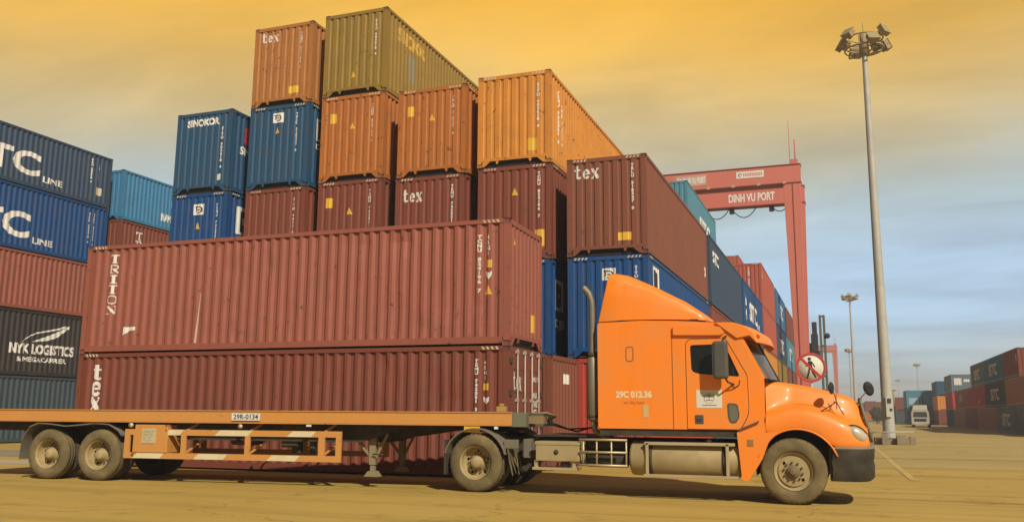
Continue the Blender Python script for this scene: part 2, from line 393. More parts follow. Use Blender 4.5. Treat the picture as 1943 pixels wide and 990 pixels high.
def stripes_mesh(H, side, Lc):
    """slanted height marks on the header / top rail"""
    key = ('stripes', H, side, Lc)
    if key in MESH: return MESH[key]
    m = MB(); w = CW/2
    for s0 in ((-w+.20, -w+.64) if side == 'end' else ((.22, .66),)): pass
    if side == 'end':
        for a in (-w+.20, w-.62):
            for k in range(4):
                x = a+k*.11; m.add([(x, -.003, H-.10), (x+.055, -.003, H-.10), (x+.095, -.003, H-.035), (x+.04, -.003, H-.035)], [(0,1,2,3)])
    else:
        sg = 1 if side == 'right' else -1
        for a in (.24, Lc-.66):
            for k in range(4):
                y = a+k*.11; X = sg*(w+.003); m.add([(X, y, H-.085), (X, y+.055, H-.085), (X, y+.095, H-.02), (X, y+.04, H-.02)], [(0,1,2,3)])
    MESH[key] = m.mesh('height_marks'); return MESH[key]
SER = ['T\nC\nN\nU\n \n8\n2\n4\n1\n9\n6\n \n7', 'T\nE\nM\nU\n \n7\n4\n2\n0\n5\n1\n \n3', 'S\nI\nT\nU\n \n9\n0\n3\n6\n1\n8\n \n4', 'T\nR\nL\nU\n \n5\n1\n8\n3\n4\n7\n \n0']
GOLD = paint('faded_stripe_cream', (.62, .52, .34), rough=.6, dirt=.5, dirt_col=(.2, .15, .08))
def container(label, color, loc, rz=0, Lc=12.192, H=2.896, deco=(), detail=2, group='stacked shipping containers', walls=('end', 'right'), scale=None):
    t = thing('shipping_container', label, 'container', loc, rz, group)
    if scale: t.scale = (scale,)*3
    m = cmat(color); cont = (Lc, H)
    put('side_wall', wall_mesh('right', Lc, H), m, t); put('side_wall', wall_mesh('left', Lc, H), m, t)
    put('end_wall', wall_mesh('end', Lc, H), m, t)
    put('end_wall', wall_mesh('end', Lc, H), m, t, loc=(0, Lc, 0), rot=(0, 0, math.pi))
    put('roof', roof_mesh(Lc, H), m, t)
    put('frame', frame_mesh(Lc, H, detail < 2), m, t); put('floor', under_mesh(Lc, H), BLACK, t)  # black floor colour paints in the shade of the gap under the end sill
    if detail >= 2:
        cm = casting_mesh()
        for x in (-1, 1):
            for y in (.081, Lc-.081):
                for z in (.059, H-.059): put('corner_casting', cm, cmat2(color), t, loc=(x*(CW/2-.089), y, z))
    for d in deco:
        kind = d[0]
        if kind == 'stripes': put('height_marks', stripes_mesh(H, d[1], Lc), GOLD, t)
        elif kind == 'tex':        # ('tex', side, u, v, w, h)
            V, Fc = word('tex', d[4]/3.3, d[5]); decal(t, cont, 'lettering', d[1], V, Fc, d[2], d[3], WHITE)
        elif kind == 'slab':
            V, Fc = word(d[6], d[4], d[5], vertical=True, gap=d[7] if len(d) > 7 else .16); decal(t, cont, 'lettering', d[1], V, Fc, d[2], d[3], WHITE)
        elif kind == 'text':       # ('text', side, u, v, w, h, str, mat, bold)
            V, Fc = text_mesh(d[6], d[4], d[5], bold=d[8] if len(d) > 8 else .03); decal(t, cont, 'lettering', d[1], V, Fc, d[2], d[3], d[7] if len(d) > 7 else WHITE, off=.005, step=0)
        elif kind == 'serial':     # ('serial', side, u, vtop, h, idx)
            V, Fc = text_mesh(SER[d[5] % 4], .105, d[4], bold=.055, line=.9, align='CENTER'); decal(t, cont, 'serial_number', d[1], V, Fc, d[2], d[3]-d[4], WHITE, step=0)
        elif kind == 'rect':       # ('rect', side, u, v, w, h, mat, name)
            V, Fc = rect(d[4], d[5]); decal(t, cont, d[7] if len(d) > 7 else 'label_plate', d[1], V, Fc, d[2], d[3], d[6])
        elif kind == 'tri':
            V, Fc = tri(d[4], d[5]); decal(t, cont, 'warning_triangle', d[1], V, Fc, d[2], d[3], YEL)
        elif kind == 'dlogo':      # white square with a black rounded "D" sign
            V, Fc = rect(d[4], d[4]*.85); decal(t, cont, 'logo_plate', d[1], V, Fc, d[2], d[3], WHITE)
            V, Fc = [], []; s = d[4]
            ring_arc(V, Fc, s*.52, s*.40, s*.30, s*.27, -125, 125, s*.12, 18); stroke(V, Fc, s*.24, s*.66, s*.24, s*.28, s*.10); stroke(V, Fc, s*.12, s*.66, s*.40, s*.66, s*.07); stroke(V, Fc, s*.40, s*.40, s*.62, s*.40, s*.08)
            decal(t, cont, 'logo', d[1], V, Fc, d[2], d[3], BLACK, off=.007)
        elif kind == 'poly':
            decal(t, cont, d[6], d[1], d[4], d[5], d[2], d[3], d[7])
    return t
# ------------------------------------------------------------------ ground
def ground_mat(name, base, dark, light, stretch=(1, 1, 1), streak=.5):
    m = bpy.data.materials.new(name); m.use_nodes = True; t = m.node_tree; n = t.nodes; l = t.links; b = n['Principled BSDF']
    g = n.new('ShaderNodeTexCoord'); mp = n.new('ShaderNodeMapping'); mp.inputs['Scale'].default_value = stretch; l.new(g.outputs['Object'], mp.inputs[0])
    def noise(sc, det, src, ro=.6):
        q = n.new('ShaderNodeTexNoise'); q.inputs['Scale'].default_value = sc; q.inputs['Detail'].default_value = det; q.inputs['Roughness'].default_value = ro; l.new(src, q.inputs[0]); return q.outputs[0]
    def mr(src, a, b_, c=0, d=1):
        q = n.new('ShaderNodeMapRange'); q.inputs[1].default_value = a; q.inputs[2].default_value = b_; q.inputs[3].default_value = c; q.inputs[4].default_value = d; l.new(src, q.inputs[0]); return q.outputs[0]
    def mix(f, a, b_):
        q = n.new('ShaderNodeMix'); q.data_type = 'RGBA'; l.new(f, q.inputs[0])
        for i, v in ((6, a), (7, b_)):
            if isinstance(v, tuple): q.inputs[i].default_value = (*v, 1)
            else: l.new(v, q.inputs[i])
        return q.outputs[2]
    big = noise(.10, 5, mp.outputs[0]); c1 = mix(mr(big, .38, .66), base, light)
    st = n.new('ShaderNodeMapping'); st.inputs['Scale'].default_value = (.10, 1.6, 1); l.new(g.outputs['Object'], st.inputs[0])
    c2 = mix(mr(noise(.9, 6, st.outputs[0]), .48, .72, 0, streak), c1, dark)
    c3 = mix(mr(noise(1.1, 8, g.outputs['Object'], .7), .56, .70, 0, .55), c2, dark)
    c3 = mix(mr(noise(.33, 9, g.outputs['Object'], .72), .58, .63, 0, .45), c3, tuple(x*.6 for x in dark))
    tm = n.new('ShaderNodeMapping'); tm.inputs['Scale'].default_value = (.03, 2.6, 1); tm.inputs['Rotation'].default_value = (0, 0, R(-3)); l.new(g.outputs['Object'], tm.inputs[0])
    c3 = mix(mr(noise(1.0, 3, tm.outputs[0]), .60, .66, 0, .5), c3, tuple(x*.8 for x in dark))
    vo = n.new('ShaderNodeTexVoronoi'); vo.feature = 'DISTANCE_TO_EDGE'; vo.inputs['Scale'].default_value = .16
    vm = n.new('ShaderNodeVectorMath'); vn = n.new('ShaderNodeTexNoise'); vn.inputs['Scale'].default_value = 1.5; vn.inputs['Detail'].default_value = 6; l.new(g.outputs['Object'], vn.inputs[0]); l.new(g.outputs['Object'], vm.inputs[0]); l.new(vn.outputs[1], vm.inputs[1]); l.new(vm.outputs[0], vo.inputs[0])
    c3 = mix(mr(vo.outputs[0], .0, .004, .6, 0), c3, tuple(x*.5 for x in dark))
    fine = noise(45, 4, g.outputs['Object'], .8); c4 = mix(mr(fine, .35, .75, 0, .4), c3, tuple(x*.55 for x in base))
    l.new(c4, b.inputs['Base Color']); b.inputs['Roughness'].default_value = .93; b.inputs['Specular IOR Level'].default_value = .25
    bp = n.new('ShaderNodeBump'); bp.inputs['Strength'].default_value = .35; bp.inputs['Distance'].default_value = .01; l.new(fine, bp.inputs['Height']); l.new(bp.outputs[0], b.inputs['Normal'])
    return m
GM = ground_mat('dusty_yard_ground', (.425, .28, .056), (.22, .14, .032), (.50, .34, .085))
g = MB(); g.add([(-900, -300, 0), (900, -300, 0), (900, 1800, 0), (-900, 1800, 0)], [(0, 1, 2, 3)])
tag(put('ground', g, GM), kind='structure')
FG_ = ground_mat('grey_asphalt_yard', (.40, .285, .088), (.22, .15, .05), (.46, .335, .115))
g = MB(); rn_ = random.Random(21); xs_ = [-19+1.5*i for i in range(50)]; ed = [(x, 27.0+.10*x+rn_.uniform(-.35, .35)) for x in xs_]
vs_ = [(x, y, .004) for x, y in ed]+[(x*8+60 if i == len(ed)-1 else x, 1700, .004) for i, (x, y) in enumerate(ed)]
n__ = len(ed); g.add(vs_, [(i, i+1, i+1+n__, i+n__) for i in range(n__-1)])
tag(put('paved_yard', g, FG_), kind='structure')
# paler concrete apron in front of the left stack
g = MB(); g.add([(-60, 17.9, .004), (-20.2, 18.1, .004), (-20.4, 19.6, .004), (-60, 19.3, .004)], [(0,1,2,3)])
tag(put('pavement', g, ground_mat('pale_concrete', (.40, .33, .20), (.26, .20, .11), (.47, .39, .25))), kind='structure')
g = MB(); g.add([(-60, 21.2, .004), (-20.6, 21.2, .004), (-20.6, 24.5, .004), (-60, 24.5, .004)], [(0,1,2,3)])
tag(put('pavement', g, ground_mat('grey_concrete', (.25, .21, .14), (.16, .13, .07), (.30, .25, .16))), kind='structure')
LINEM = paint('worn_yellow_line', (.56, .40, .12), rough=.9, dirt=1.0, dirt_col=(.37, .25, .09), scale=2.2, streak=0, rust=0)
g = MB(); xs = [(1.30, 22.0), (1.22, 28.1), (1.08, 44.6), (.9, 60.0)]
g.add([(x+s*.10, y, .009) for x, y in xs for s in (-.8, .8)], [(0, 1, 3, 2), (2, 3, 5, 4), (4, 5, 7, 6)])
tag(put('road_line', g, LINEM), kind='structure')
# cracks / joints in the slab
JM = paint('joint_dark', (.13, .09, .035), rough=.95, dirt=.3)
g = MB(); rnd = random.Random(3)
for yy, x0, x1 in ((54.2, 3.2, 14), (33, -4, 30), (74, -3, 12)):
    x = x0; pts = []
    while x < x1: pts.append((x, yy+rnd.uniform(-.12, .12))); x += 1.2
    for (a, b), (c, d) in zip(pts, pts[1:]): g.add([(a, b, .009), (c, d, .009), (c, d+.16, .009), (a, b+.14, .009)], [(0,1,2,3)])
tag(put('ground_joint', g, JM), kind='structure')

# ------------------------------------------------------------------ foreground pair of containers
A_ROT = R(90)+.0162
ax, ay = -6.97, 18.59
cxa, cya = ax-1.219*math.sin(.0162), ay+1.219*math.cos(.0162)
def SL(side, h): return ('stripes', side)
MBR = L
upper = container('long maroon container lettered TRITON, on top of the pair behind the trailer', 'pinkred', (cxa, cya, 2.896), A_ROT, deco=[
    ('stripes', 'left'), ('slab', 'left', .74, 1.03, .36, .235, 'TRITON', .17),
    ('serial', 'left', 11.40, 2.54, 1.34, 0), ('text', 'left', 11.63, 2.05, .085, .48, '4\n5\nG\n1', WHITE, .04),
    ('rect', 'left', 11.62, 1.77, .14, .18, YEL), ('poly', 'left', 11.60, 1.50, [(.08,0),(.15,.08),(.16,.19),(.09,.15),(0,.19),(.01,.08)], [(0,1,2,3,4,5)], 'white_mark', WHITE), ('tri', 'left', 11.58, 1.16, .19, .21),
    ('poly', 'left', 1.40, .46, [(0,0),(.04,.03),(.10,.06),(.16,.12),(.24,.12),(.37,.13),(.37,.22),(0,.22)], [(0,1,2,3,4,5,6,7)], 'torn_label', WHITE),
    ('poly', 'left', 3.68, .22, [(0,0),(.045,0),(.095,1.28),(.075,1.28)], [(0,1,2,3)], 'scrape_mark', paint('bare_scrape', (.52, .34, .22), rough=.7, dirt=.4, dirt_col=(.3, .12, .07))),
    ('tri', 'end', .30, 2.33, .13, .15), ('rect', 'end', 1.56, .42, .30, .42, YEL)], group='pair of long containers behind the trailer')
lower = container('long maroon container lettered tex with door bars, on the ground under the TRITON one', 'maroon', (cxa, cya, 0), A_ROT, deco=[
    ('stripes', 'left'), ('serial', 'left', 11.36, 2.60, 1.15, 1), ('text', 'left', 11.58, 2.14, .085, .43, '4\n5\nG\n1', WHITE, .04),
    ('rect', 'left', 11.57, 1.91, .14, .15, YEL), ('poly', 'left', 11.57, 1.60, [(.08,0),(.15,.07),(.16,.17),(.09,.13),(0,.17),(.01,.07)], [(0,1,2,3,4,5)], 'white_mark', WHITE), ('tri', 'left', 11.57, 1.25, .17, .18)], group='pair of long containers behind the trailer')
V, Fc = [], []
for i, c in enumerate('tex'):
    a, f = glyph(c); b = len(V); V += [(x*.30, (2-i)*.41+y*(.40 if c == 't' else .52)) for x, y in a]; Fc += [tuple(b+j for j in q) for q in f]
decal(lower, (12.192, 2.896), 'lettering', 'left', V, Fc, .50, 1.38, WHITE)
def doors(root, H=2.896, color='dark', tex=True, bars=True):
    """door leaves with four locking bars, hinges and handles over the front end (local y<0)"""
    m = cmat(color)
    for sx in (-1, 1):
        x0, x1 = sorted((sx*.012, sx*1.06))
        mb = MB(); mb.box(x0, x1, -.012, .010, .17, H-.14)
        for k in range(5):
            z = .34+k*(H-.75)/4.2; mb.box(x0+.06, x1-.06, -.022, -.012, z, z+.30)
        leaf = put('door', mb, m, root, bevel=.006)
        for bx in (sx*.26, sx*.78):
            b = MB().tube([(bx, -.055, .10), (bx, -.055, H-.06)], .019, 8)
            for z in (.14, .9, 1.7, H-.12): b.box(bx-.05, bx+.05, -.075, -.012, z-.035, z+.035)
            b.box(bx-.02, bx+sx*.0+.30*(-sx if bx*sx > .5 else sx)*0+.24, -.07, -.05, 1.10, 1.14)
            put('locking_bar', b, paint('galv_bar', (.50, .42, .34), rough=.5, metal=.3, dirt=.5, dirt_col=(.3, .18, .12)), leaf)
        for k in range(4):
            z = .35+k*.72; put('hinge', MB().box(*sorted((sx*1.03, sx*1.17)), -.03, -.005, z, z+.12), CAST, leaf)
doors(lower, color='maroon')
def dent(root, seed):
    w_ = [c for c in kids(root) if c.name.startswith('side_wall')][1]; me = w_.data.copy(); bm = bmesh.new(); bm.from_mesh(me)
    for z in (.5, .9, 1.3, 1.7, 2.1, 2.5): bmesh.ops.bisect_plane(bm, geom=bm.verts[:]+bm.edges[:]+bm.faces[:], plane_co=(0, 0, z), plane_no=(0, 0, 1))
    rn = random.Random(seed); sp = [(rn.uniform(.6, 11.6), rn.uniform(.3, 2.6), rn.uniform(.15, .5), rn.uniform(.006, .035)) for _ in range(26)]
    for v in bm.verts:
        if .22 < v.co.z < 2.75 and .3 < v.co.y < 11.9:
            for (y, z, r_, d_) in sp:
                q_ = math.hypot(v.co.y-y, (v.co.z-z)*.7)/r_
                if q_ < 1: v.co.x += d_*(1-q_*q_)**2; v.co.y += d_*.5*(1-q_)*(1 if v.co.y > y else -1)
    bm.to_mesh(me); bm.free(); w_.data = me
dent(upper, 5); dent(lower, 8)
def flat_text(root, name, txt, x, y, z, w, h, mat, bold=.03, words=None):
    V, Fc = words if words else text_mesh(txt, w, h, bold=bold)
    m = MB(); m.add([(x+a, y, z+b) for a, b in V], Fc); return put(name, m.mesh(name, False), mat, root)
V, Fc = word('tex', .15, .40); m = MB()
for i, f in enumerate(Fc): m.add([(-1.0+V[j][0], -.026-.0004*i, 1.92+V[j][1]) for j in f], [tuple(range(len(f)))])
put('lettering', m.mesh('l', False), WHITE, lower)
flat_text(lower, 'serial_number', 'TEMU 742', .30, -.026, 2.14, .62, .12, WHITE)
flat_text(lower, 'weight_panel', 'MAX\nTARE\nNET\nCU', .42, -.026, 1.15, .34, .75, WHITE)
# neighbour beyond it
third = container('plain brown container with a small white plate, beside the exhaust stack', 'brown', (-6.97, 21.7+1.219, 0), R(90), deco=[
    ('rect', 'end', 1.05, 2.18, .50, .26, WHITE)], group='pair of long containers behind the trailer', detail=2)

# ------------------------------------------------------------------ main block
MAIN = 'end-on stacks of the main container block'
colx = dict(c1=-7.60, c2=-10.57, c3=-13.42, c4=-16.41, c5=-19.29, c6=-22.56)
colH = dict(c1=3.0, c2=3.01, c3=2.976, c4=3.016, c5=2.996, c6=3.036)
st = ('stripes', 'end'); ss = ('stripes', 'right')
def T4(u=.34, v=2.32): return ('tex', 'end', u, v, .78, .38)
spec = dict(
 c1=[('red', 'bright red container on the ground below the blue one, behind the exhaust stack', []),
     ('blue', 'blue container with a white D plate right above the truck roof fairing', [st, ss, ('dlogo', 'end', 1.05, 2.26, .42), ('serial', 'end', 2.02, 2.66, 1.2, 2), ('rect', 'right', .72, 1.85, .90, .9, WHITE, 'logo_plate'), ('text', 'right', .88, 1.95, .55, .70, 'D', BLACK, .09), ('text', 'right', .72, 1.35, 1.0, .26, 'DONGJIN', WHITE, .05)]),
     ('brown', 'brown container lettered tex, top of the nearest low stack at the block corner', [st, ('tex', 'end', .22, 2.36, .80, .42), ('serial', 'end', 1.97, 2.72, 1.4, 3), ('rect', 'end', 1.56, .42, .42, .24, YEL), ('serial', 'right', .85, 2.62, 1.3, 1), ('text', 'right', 11.4, .95, .28, .55, 'tx', WHITE, .03)])],
 c2=[('maroon', 'maroon container at the foot of the second stack', []),
     ('blue', 'blue container between the TRITON container end and the blue D container', [st, ('rect', 'right', .5, 1.5, .8, .95, WHITE, 'logo_plate'), ('text', 'right', .66, 1.6, .48, .74, 'D', BLACK, .09), ('text', 'right', .5, .9, .9, .34, 'DJS', WHITE, .05)]),
     ('maroon', 'maroon container with yellow triangle under the orange container', [st, ss, ('tri', 'end', 1.14, 2.05, .20, .24), ('serial', 'end', 1.98, 2.74, 1.45, 0), ('rect', 'end', 1.90, .72, .30, .20, YEL), ('rect', 'end', 2.08, .40, .12, .32, YEL)]),
     ('orange', 'orange container topping the stack beside the tallest block', [st, ('serial', 'end', 1.98, 2.6, 1.45, 2), ('rect', 'end', 1.66, .42, .34, .40, YEL), ('serial', 'right', .9, 2.6, 1.75, 1), ('serial', 'right', 1.25, 2.2, 1.35, 3)])],
 c3=[('maroon', 'maroon container at the foot of the third stack', []), ('maroon', 'maroon container second up in the third stack', []),
     ('maroon', 'maroon container lettered tex between two plain stacks, above the TRITON roof', [st, ('tex', 'end', .26, 2.15, .72, .42), ('serial', 'end', 1.97, 2.62, 1.45, 1), ('serial', 'right', 1.1, 2.5, 1.5, 0)]),
     ('rust', 'rust orange container with yellow square, directly left of the orange top container', [st, ss, ('rect', 'end', .34, 2.06, .25, .34, YEL), ('tri', 'end', 1.13, 1.84, .20, .22), ('serial', 'end', 1.92, 2.60, 1.3, 3), ('serial', 'right', .8, 2.1, .9, 2)])],
 c4=[('maroon', 'maroon container at the foot of the fourth stack', []), ('maroon', 'maroon container second up in the fourth stack', []),
     ('maroon', 'maroon container with yellow square and triangle just above the TRITON roof', [st, ('rect', 'end', .30, 2.12, .27, .34, YEL), ('tri', 'end', 1.12, 1.85, .22, .24), ('serial', 'end', 1.92, 2.65, 1.5, 1)]),
     ('rust', 'rust brown container under the tallest olive container', [st, ('rect', 'end', .36, 2.06, .26, .34, YEL), ('tri', 'end', 1.13, 1.80, .20, .22), ('serial', 'end', 1.92, 2.60, 1.35, 0)]),
     ('olive', 'olive green container, highest of the whole block', [('tri', 'end', 1.08, .62, .20, .22), ('serial', 'end', 1.96, 2.62, 1.3, 2), ('text', 'right', .90, 2.15, 2.1, .52, 'SINOKOR', paint('ochre_lettering', (.55, .33, .04), rough=.6), .05), ('rect', 'right', 1.6, .95, .7, 1.0, paint('pale_patch', (.24, .20, .10), rough=.6), 'faded_patch')])],
 c5=[('maroon', 'maroon container at the foot of the fifth stack', []), ('maroon', 'maroon container second up in the fifth stack', []),
     ('maroon', 'plain maroon container under the grey blue D container', [st, ('serial', 'end', 1.92, 2.62, 1.5, 2)]),
     ('steelblue', 'dull blue container with white D plate under the rust tex container', [st, ss, ('dlogo', 'end', .96, 2.36, .42), ('tri', 'end', 1.06, 1.98, .18, .22), ('serial', 'end', 1.88, 2.66, 1.4, 3), ('rect', 'right', .5, 1.75, .9, .8, WHITE, 'logo_plate'), ('text', 'right', .68, 1.82, .5, .66, 'D', BLACK, .09), ('text', 'right', .5, 1.40, 1.0, .24, 'DJS', WHITE, .05)]),
     ('rusttop', 'rust orange container lettered tex, top of the stack left of the olive one', [('tex', 'end', .28, 2.42, .74, .36), ('serial', 'end', 1.90, 2.64, 1.35, 0), ('rect', 'end', 1.52, .40, .40, .26, YEL), ('slab', 'right', 2.0, .85, .40, .27, 'TRITON', .12)])],
 c6=[('maroon', 'maroon container at the foot of the sixth stack', []), ('blue', 'blue container second up in the sixth stack', []),
     ('blue', 'bright blue container with D plate under the one lettered SINOKOR', [st, ss, ('dlogo', 'end', .98, 2.24, .46), ('tri', 'end', 1.10, 1.72, .20, .26), ('serial', 'end', 1.94, 2.6, 1.6, 1), ('rect', 'right', .6, 1.6, .9, 1.0, WHITE, 'logo_plate'), ('text', 'right', .78, 1.7, .5, .76, 'D', BLACK, .09), ('text', 'right', .6, 1.1, .9, .3, 'DJS', WHITE, .05)]),
     ('steelblue', 'blue container lettered SINOKOR, top left corner of the main block', [('text', 'end', .46, 2.50, 1.42, .28, 'SINOKOR', WHITE, .05), ('serial', 'end', 1.98, 2.40, 1.55, 2), ('rect', 'end', 1.90, .42, .17, .22, WHITE), ('text', 'right', .75, 1.9, .7, .7, 'S', REDB, .08), ('text', 'right', .6, 1.5, 1.6, .3, 'SINOKOR', WHITE, .04)])])
rnd = random.Random(11)
FY = 25.15
for c, rows in spec.items():
    for k, (col, lab, deco) in enumerate(rows):
        hidden = (c in ('c3', 'c4', 'c5') and k < 2) or (c == 'c6' and k < 2) or (c == 'c2' and k == 0)
        container(lab, col, (colx[c]+1.219+(rnd.uniform(-.02, .02) if k else 0), FY+rnd.uniform(-.03, .03)+{'c2': .1, 'c4': .12, 'c6': .12}.get(c, 0), k*colH[c]), 0,
                  H=colH[c]-.006, deco=deco, group=MAIN, detail=1 if hidden else 2)
# bays beyond, along the lane
LANE = 'containers along the crane lane side of the main block'
X1 = -7.60+1.219
lane = [
 (38.2, ['slate', 'maroon', 'navy'], ['grey container', 'maroon container', 'dark navy container with white SITC mark near its top corner, beyond the brown tex one'],
    {2: [('text', 'right', .9, 1.95, 1.9, .55, 'SITC', WHITE, .035)]}),
 (51.3, ['maroon', 'navy', 'blue'], ['maroon container', 'navy container', 'blue container lettered SITC LINE above the truck windshield'],
    {2: [('text', 'right', 3.4, .95, 4.6, 1.15, 'SITC', WHITE, .035), ('text', 'right', 8.2, .85, 1.6, .35, 'LINE', WHITE, .04), ('serial', 'right', .5, 2.6, 2.2, 0), ('text', 'right', 1.0, .8, .8, 1.5, 'W\nN', WHITE, .05)], 1: []}),
 (64.4, ['brown', 'orange', 'brick', 'brick'], ['brown container', 'orange container second up, beyond the windshield top', 'dusty brown red container third up in the stack beside the crane leg', 'red container with its end showing, top of its stack beside the crane leg'],
    {1: [('text', 'right', 4.2, .7, 2.6, 1.3, 'hu', BLACK, .04)], 3: [('serial', 'end', 1.5, 2.7, 2.0, 0), ('serial', 'right', .9, 2.5, 1.7, 1), st]}),
 (77.9, ['maroon', 'olive', 'navy', 'midblue'], ['maroon container', 'olive container', 'navy container lettered SITC third up near the crane leg', 'blue container lettered SITC on top near the crane leg'],
    {2: [('text', 'right', 3.6, .8, 4.8, 1.3, 'SITC', WHITE, .035)], 3: [('text', 'right', 3.6, .9, 4.8, 1.3, 'SITC', WHITE, .035)]}),
 (92.0, ['brown', 'brown', 'teal', 'maroon'], ['brown container', 'brown container', 'light teal container with white lettering behind the crane leg foot', 'maroon container on the farthest top beside the crane leg'],
    {2: [('text', 'right', 3.5, .9, 4.4, 1.3, 'SITC', WHITE, .035)]}),
 (106, ['maroon', 'maroon', 'palebrown', 'maroon'], ['maroon container', 'maroon container', 'dull brown container', 'maroon container'], {}),
]
ordn = ['second', 'third', 'fourth', 'fifth', 'sixth', 'seventh']
for bi, (y, cols, labs, decos) in enumerate(lane):
    for k, (c, lb) in enumerate(zip(cols, labs)):
        if len(lb.split()) < 4: lb = '%s %s of the %s lane-side stack from the camera' % (lb, ['at the foot', 'second up', 'third up', 'on top'][k], ordn[bi])
        container(lb, c, (X1+rnd.uniform(-.03, .03), y, k*3.005), 0, H=3.0, deco=decos.get(k, []), group=LANE, detail=2 if bi < 2 else 1)
X2 = -10.55+1.219
for y, top, lab, deco in ((51.3, 'teal', 'light teal container showing over the brown tex roof, below the crane girders', [('text', 'right', 4.6, .75, 4.6, 1.1, 'SITC', WHITE, .035), ('serial', 'right', .8, 2.5, 1.1, 2), ('serial', 'end', 1.2, 2.5, 1.1, 2)]),
                          (77.9, 'brick', 'red container peeking over the lane stacks, second row from the lane', [st])):
    for k in range(5):
        if k == 4: container(lab, top, (X2, y, k*3.0), 0, H=2.99, deco=deco, group=LANE, detail=2)
        else: container('maroon container inside the block under the %s top one' % top, 'maroon', (X2, y, k*3.0), 0, H=2.99, group='containers carrying the %s one' % top, detail=1)

# ------------------------------------------------------------------ left block
LEFT = 'stack of long containers at the left edge'
XD = -34-1.219
ser = ('serial', 'right', 11.15, 2.45, 1.5, 0)
D = [
 (0, 2.896, 'slate', 'grey slate container at the bottom of the left stack', []),
 (2.896, 2.896, 'dark', 'dark container lettered NYK LOGISTICS with a white wing', 'nyk'),
 (5.792, 2.591, 'pinkred', 'red container in the middle of the left stack, below two SITC ones', []),
 (8.383, 2.896, 'blue', 'bright blue container lettered SITC LINE, second from the top at left', [('text', 'right', 3.5, .56, 4.3, 1.18, 'SITC', WHITE, .035), ('text', 'right', 7.95, .42, 1.1, .28, 'LINE', WHITE, .03), ('serial', 'right', 11.0, 2.5, 1.5, 2), ('serial', 'right', 11.3, 2.5, 1.6, 0)]),
 (11.279, 2.591, 'navy', 'navy container lettered SITC LINE on top at left', [('text', 'right', 3.7, .55, 4.3, 1.1, 'SITC', WHITE, .035), ('text', 'right', 8.2, .42, 1.1, .28, 'LINE', WHITE, .03), ('serial', 'right', 10.9, 2.3, 1.2, 2), ('serial', 'right', 11.35, 2.1, 1.0, 1), ('rect', 'right', 11.3, .55, .35, .38, GOLD)]),
]
for z, H, c, lab, deco in D:
    nyk = deco == 'nyk'
    if nyk:
        deco = [('text', 'right', 7.35, .98, 3.5, .46, 'NYK LOGISTICS', WHITE, .045), ('text', 'right', 7.75, .64, 2.7, .22, '& MEGACARRIER', WHITE, .03)]
        V, Fc = [], []
        def wing(pts, w0, w1):
            b = len(V); n_ = len(pts)
            for i, (x, y) in enumerate(pts):
                ww = w0+(w1-w0)*i/(n_-1); V.extend([(x, y+ww/2), (x, y-ww/2)])
            Fc.extend([(b+2*i, b+2*i+1, b+2*i+3, b+2*i+2) for i in range(n_-1)])
        for k in range(5):
            x0 = .55+k*.16; L_ = 1.95-k*.30; h = .80-k*.13
            wing([(x0+L_*t, .02+.10*k*.2+h*(t**.8)*(.55+.45*t)) for t in [i/10 for i in range(11)]], .03, .13-.015*k)
        wing([(0, -.02), (.3, .22), (.7, .42), (1.3, .56), (1.9, .70), (2.35, .86)], .04, .09)
        deco.append(('poly', 'right', 7.95, 1.50, V, Fc, 'wing_emblem', WHITE))
    container(lab, c, (XD, 21.5, z), 0, H=H-.004, deco=deco, group=LEFT)
z = 0
for k, (H, c, lab, deco) in enumerate([(2.896, 'maroon', 'maroon container at the foot of the second left stack', []), (2.896, 'slate', 'slate container second up in the second left stack', []), (2.591, 'brown', 'brown container third up in the second left stack', []),
        (2.591, 'maroon', 'maroon container lettered T under the light blue one at left', [('slab', 'right', 1.2, .35, .5, .42, 'TRIT', .10)]),
        (2.591, 'lightblue', 'light blue container between the left stack and the main block', [('text', 'right', 2.9, .5, 1.6, .42, 'NAMSUNG', WHITE, .06), ('text', 'right', 3.6, 1.15, .8, .8, 'C', WHITE, .06)])]):
    container(lab, c, (XD, 34.46, z), 0, H=H-.004, deco=deco, group='second stack at the left'); z += H

# ------------------------------------------------------------------ right row (faces the lane)
RG = 'container row along the right side of the lane'
XR = 13+1.219
def rr(y0, y1, k, c, lab, deco=(), x=XR, H=2.3, **kw):
    return container(lab, c, (x, y0+.03, k*H), 0, Lc=round(y1-y0-.06, 2), H=H-.004, deco=deco, group=RG, detail=1, **kw)
def sitc(y0, y1): Lc = y1-y0; return [('text', 'left', Lc*.28, .6, Lc*.42, 1.1, 'SITC', WHITE, .035)]
rr(72.0, 84.6, 0, 'grayblue', 'grey blue container on the ground at the right edge of the photo', sitc(72, 84.6))
rr(84.8, 94.5, 0, 'grayblue', 'grey blue container lettered SITC on the ground, second from the right edge', sitc(84.8, 94.5))
rr(94.7, 107.8, 0, 'palebrown', 'brown container on the ground left of the grey blue SITC ones')
rr(108.0, 118.4, 0, 'brown', 'dark brown container on the ground below the bright red one')
rr(118.6, 131, 0, 'palebrown', 'brown container on the ground, last before the dark blue end')
rr(78.5, 88.7, 1, 'palebrown', 'brown container in the middle tier at the right edge', [('rect', 'left', 9.2, .3, .5, 1.2, cmat('brown'), 'rust_patch')])
rr(88.9, 100.8, 1, 'dark', 'near black container lettered SITC in the middle tier', sitc(88.9, 100.8))
rr(101, 115, 1, 'red', 'bright red container in the middle tier of the right row', [('rect', 'left', 9.0, .5, .6, .35, WHITE)])
rr(115.2, 128, 1, 'pinkred', 'faded red container in the middle tier left of the bright red one', [('text', 'left', 4, .8, 3.0, .9, 'CAI', GOLD, .04)])
rr(81.2, 88.7, 2, 'maroon', 'maroon container on top at the right edge', [('text', 'left', 6.2, 1.2, .5, .6, 'T', WHITE, .04)])
